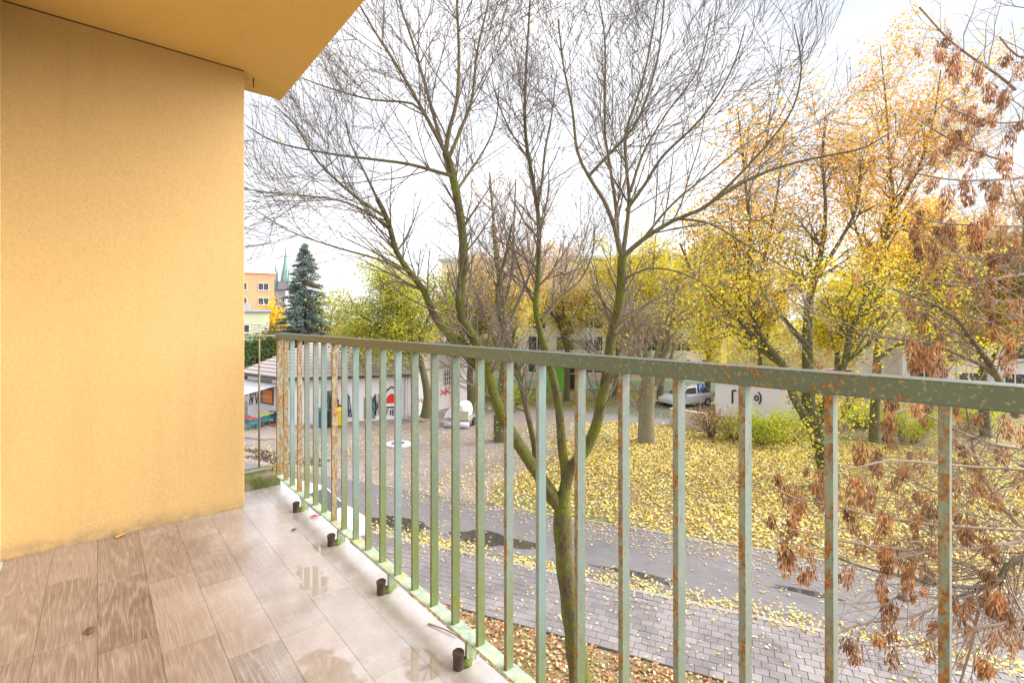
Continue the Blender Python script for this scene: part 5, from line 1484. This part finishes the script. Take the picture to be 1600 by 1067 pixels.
# blue spruce
sp = empty('blue_spruce', W(477, 46, 0)); tag(sp, 'tall blue green spruce left of the bare tree, behind the kiosk', 'tree')
h = 13.6; rsp = np.random.default_rng(77); b0 = W(477, 46, 0)
limb_object('trunk', smooth_path([(*b0, 0.26), (b0[0], b0[1], h * .5, 0.14), (b0[0], b0[1], h, 0.02)], 0.8), M_BARK3, sp)
Cn, An, Cc, brs = [], [], [], []
for z in np.arange(0.8, h - 0.1, 0.30):
    f = z / h
    Rr = 3.9 * (1 - f) ** 0.72 * (0.9 if f > .2 else 0.8) + 0.12
    nb = int(7 + 10 * (1 - f))
    for k_ in range(nb):
        a = rsp.uniform(0, 6.283); L = Rr * rsp.uniform(0.72, 1.12)
        tip = np.array((math.cos(a) * L, math.sin(a) * L, -0.30 * L + 0.25 * L * L / 2.5))
        p0 = b0 + np.array((0, 0, z + rsp.normal(0, .1)))
        brs.append((np.array([p0, p0 + tip * .5 + np.array((0, 0, -.05)), p0 + tip]), np.array((0.03, 0.018, 0.006)), 3))
        m_ = int(30 + 44 * L)
        u = rsp.random(m_) ** 0.6
        C = p0 + tip * u[:, None] + np.stack((rsp.normal(0, .10, m_), rsp.normal(0, .10, m_), rsp.normal(-0.05, .07, m_)), 1)
        Cn.append(C); An.append(unit(tip)[None, :] + rsp.normal(0, .55, (m_, 3)))
        br_ = rsp.random() < 0.16 + 0.25 * (math.cos(a - 0.3) > 0.2)
        pal_ = [((0.30, 0.25, 0.17), 2), ((0.24, 0.24, 0.18), 1)] if br_ else [((0.13, 0.20, 0.18), 3), ((0.22, 0.32, 0.30), 2.6), ((0.36, 0.46, 0.44), 1.8), ((0.07, 0.11, 0.075), 1.2)]
        Cc.append(palette(m_, pal_, 0.15, rsp))
Cn = np.concatenate(Cn); An = np.concatenate(An); Cc = np.concatenate(Cc)
tag(tube_object('branches', brs, M_BARK3, sp), kind='stuff')
tag(link('crown', leaf_mesh('crown', Cn, rsp.uniform(0.16, 0.30, len(Cn)), rsp.normal(size=(len(Cn), 3)) + np.array((0, 0, 1.2)), Cc, 0.30, 0.25, axis=An, r=rsp), LEAF, sp, True), kind='stuff')

# bushes on the lawn
def bush(px, py, wid, h, pal_, n, lab, seed, size=(0.06, 0.11)):
    r = np.random.default_rng(seed); b0 = G(px, py)
    root = empty('bush', b0); tag(root, lab, 'bush', 'bushes on the leafy lawn')
    out_, tp2 = [], []
    for k_ in range(26):
        a = r.uniform(0, 6.283); d_ = unit(np.array((math.cos(a) * .6, math.sin(a) * .6, 1.0)))
        grow(out_, tp2, b0 + np.array((math.cos(a) * wid * .3 * r.random(), math.sin(a) * wid * .3 * r.random(), 0)), d_, h * r.uniform(.6, 1.0), 0.018, 1, dict(seg=0.2, jit=.12, up=.1, dens={1: 4}, ang=(.4, 1.0), ratio=(.3, .5), minL=.2, rmin=.005), r)
    tag(tube_object('stems', out_, M_TWIG, root), kind='stuff')
    T_ = np.array(tp2); C = T_[r.integers(0, len(T_), n)] + r.normal(0, .14, (n, 3)); C[:, 2] = np.abs(C[:, 2])
    tag(link('foliage', leaf_mesh('foliage', C, r.uniform(*size, n), r.normal(size=(n, 3)), palette(n, pal_, 0.15, r), 0.7, 0.25, r=r), LEAF, root, True), kind='stuff')
BG = [((0.56, 0.60, 0.05), 3), ((0.40, 0.50, 0.04), 3), ((0.70, 0.62, 0.05), 2), ((0.22, 0.32, 0.03), 1.2)]
bush(1146, 686, 0.9, 1.7, [((0.60, 0.56, 0.05), 3), ((0.36, 0.22, 0.10), 2.5), ((0.30, 0.40, 0.04), 1)], 1800, 'brownish yellow bush on the lawn, left of the greener one', 501)
bush(1193, 694, 1.3, 1.9, BG, 3800, 'bright yellow green bush on the lawn before the garage', 502)
bush(1232, 690, 1.2, 1.7, BG, 3200, 'yellow green bush tucked against the trunk of the many-stemmed yellow tree', 503)
bush(1112, 683, 0.5, 1.9, [((0.26, 0.09, 0.07), 3), ((0.70, 0.58, 0.05), 2), ((0.34, 0.16, 0.10), 2)], 1100, 'narrow dark red bush with yellow leaves beside the low wall', 504)
bush(1420, 690, 1.6, 1.8, BG, 4000, 'bright yellow green bush at right, seen below the handrail between two near balusters', 506)
bush(1520, 670, 1.8, 2.0, BG, 4600, 'large yellow green bush behind the lower branches of the seed laden tree', 507)
bush(1345, 668, 1.3, 1.6, BG, 3000, 'yellow green bush right of the trunk of the many-stemmed yellow tree', 508)
bush(800, 640, 1.0, 2.2, BG, 2600, 'yellow green bush behind the ivy clad trunk', 505)

# far wood closing the horizon
rw = np.random.default_rng(88); nW = 42000
aa = rw.uniform(-0.95, 1.2, nW); dd_ = rw.uniform(64, 92, nW)
hh = 5.6 + 2.0 * noise2(aa * 30, aa * 0, 19, 1.2) + 1.2 * noise2(aa * 90, aa * 0, 20, 1.2)
zz = rw.random(nW) ** 0.8 * np.clip(hh, 2.5, 9)
Cw = np.stack((aa * dd_, dd_, zz), 1)
o = link('far_wood', leaf_mesh('far_wood', Cw, rw.uniform(0.35, 0.7, nW), rw.normal(size=(nW, 3)), palette(nW, [((0.50, 0.44, 0.10), 3), ((0.62, 0.48, 0.10), 2), ((0.30, 0.32, 0.09), 2), ((0.48, 0.34, 0.20), 2)], 0.15, rw), 0.8, 0.3, r=rw), LEAF)
tag(o, 'far belt of autumn trees closing the horizon', 'trees', kind='stuff')

# ------------------------------------------------------------------ small things on the balcony floor
def bal_point(x, y, z=0.0):
    return np.array((x * math.cos(BAL_ROT) - y * math.sin(BAL_ROT), x * math.sin(BAL_ROT) + y * math.cos(BAL_ROT), FLOOR_Z + z))
def floor_leaf(lab, x, y, c, s_, seed, name='fallen_leaf'):
    r = np.random.default_rng(seed)
    b = MB(); n = 9; rows_ = []
    for i in range(n):
        f = i / (n - 1); w_ = s_ * 0.30 * math.sin(math.pi * min(1, f * 0.96 + 0.02)) ** 0.8
        z = 0.003 + 0.10 * s_ * math.sin(f * 3.0)
        rows_.append([(-w_, (f - .5) * s_, z + 0.06 * s_), (0, (f - .5) * s_, z), (w_, (f - .5) * s_, z + 0.05 * s_)])
    b.loft(rows_, cap=False, closed=False)
    o_ = b.build(name, simple('dry_leaf', c, 0.7, 0.25, 60), smooth=True); p_ = bal_point(x, y, 0.001)
    o_.location = tuple(float(v_) for v_ in p_); o_.rotation_euler = (0, 0, r.uniform(0, 6.28)); sm_ = o_.modifiers.new('s', 'SOLIDIFY'); sm_.thickness = 0.0012
    return tag(o_, lab, 'leaf')
floor_leaf('curled ochre leaf lying against the foot of the yellow wall', 0.10, 3.49, (0.46, 0.24, 0.05), 0.07, 1)
floor_leaf('small red leaf caught below the far end of the bottom rail', 1.012, 3.07, (0.62, 0.02, 0.02), 0.05, 2)
floor_leaf('dark withered leaf lying on the brown floorboards', -0.02, 2.50, (0.09, 0.055, 0.035), 0.05, 3)
floor_leaf('tiny dark leaf scrap on the pale wet floor near the far anchor', 0.86, 2.95, (0.07, 0.05, 0.045), 0.035, 4)
q0 = bal_point(1.0, 1.70, 0.004); q1 = bal_point(1.045, 1.555, 0.006)
o = tube_object('dry_stick', [(np.array([q0, (q0 + q1) / 2 + np.array((0.004, 0, 0.003)), q1]), np.array((0.003, 0.0028, 0.002)), 6)], M_TWIG, None, False); tag(o, 'thin dry stick lying on the floor edge under the railing', 'stick')
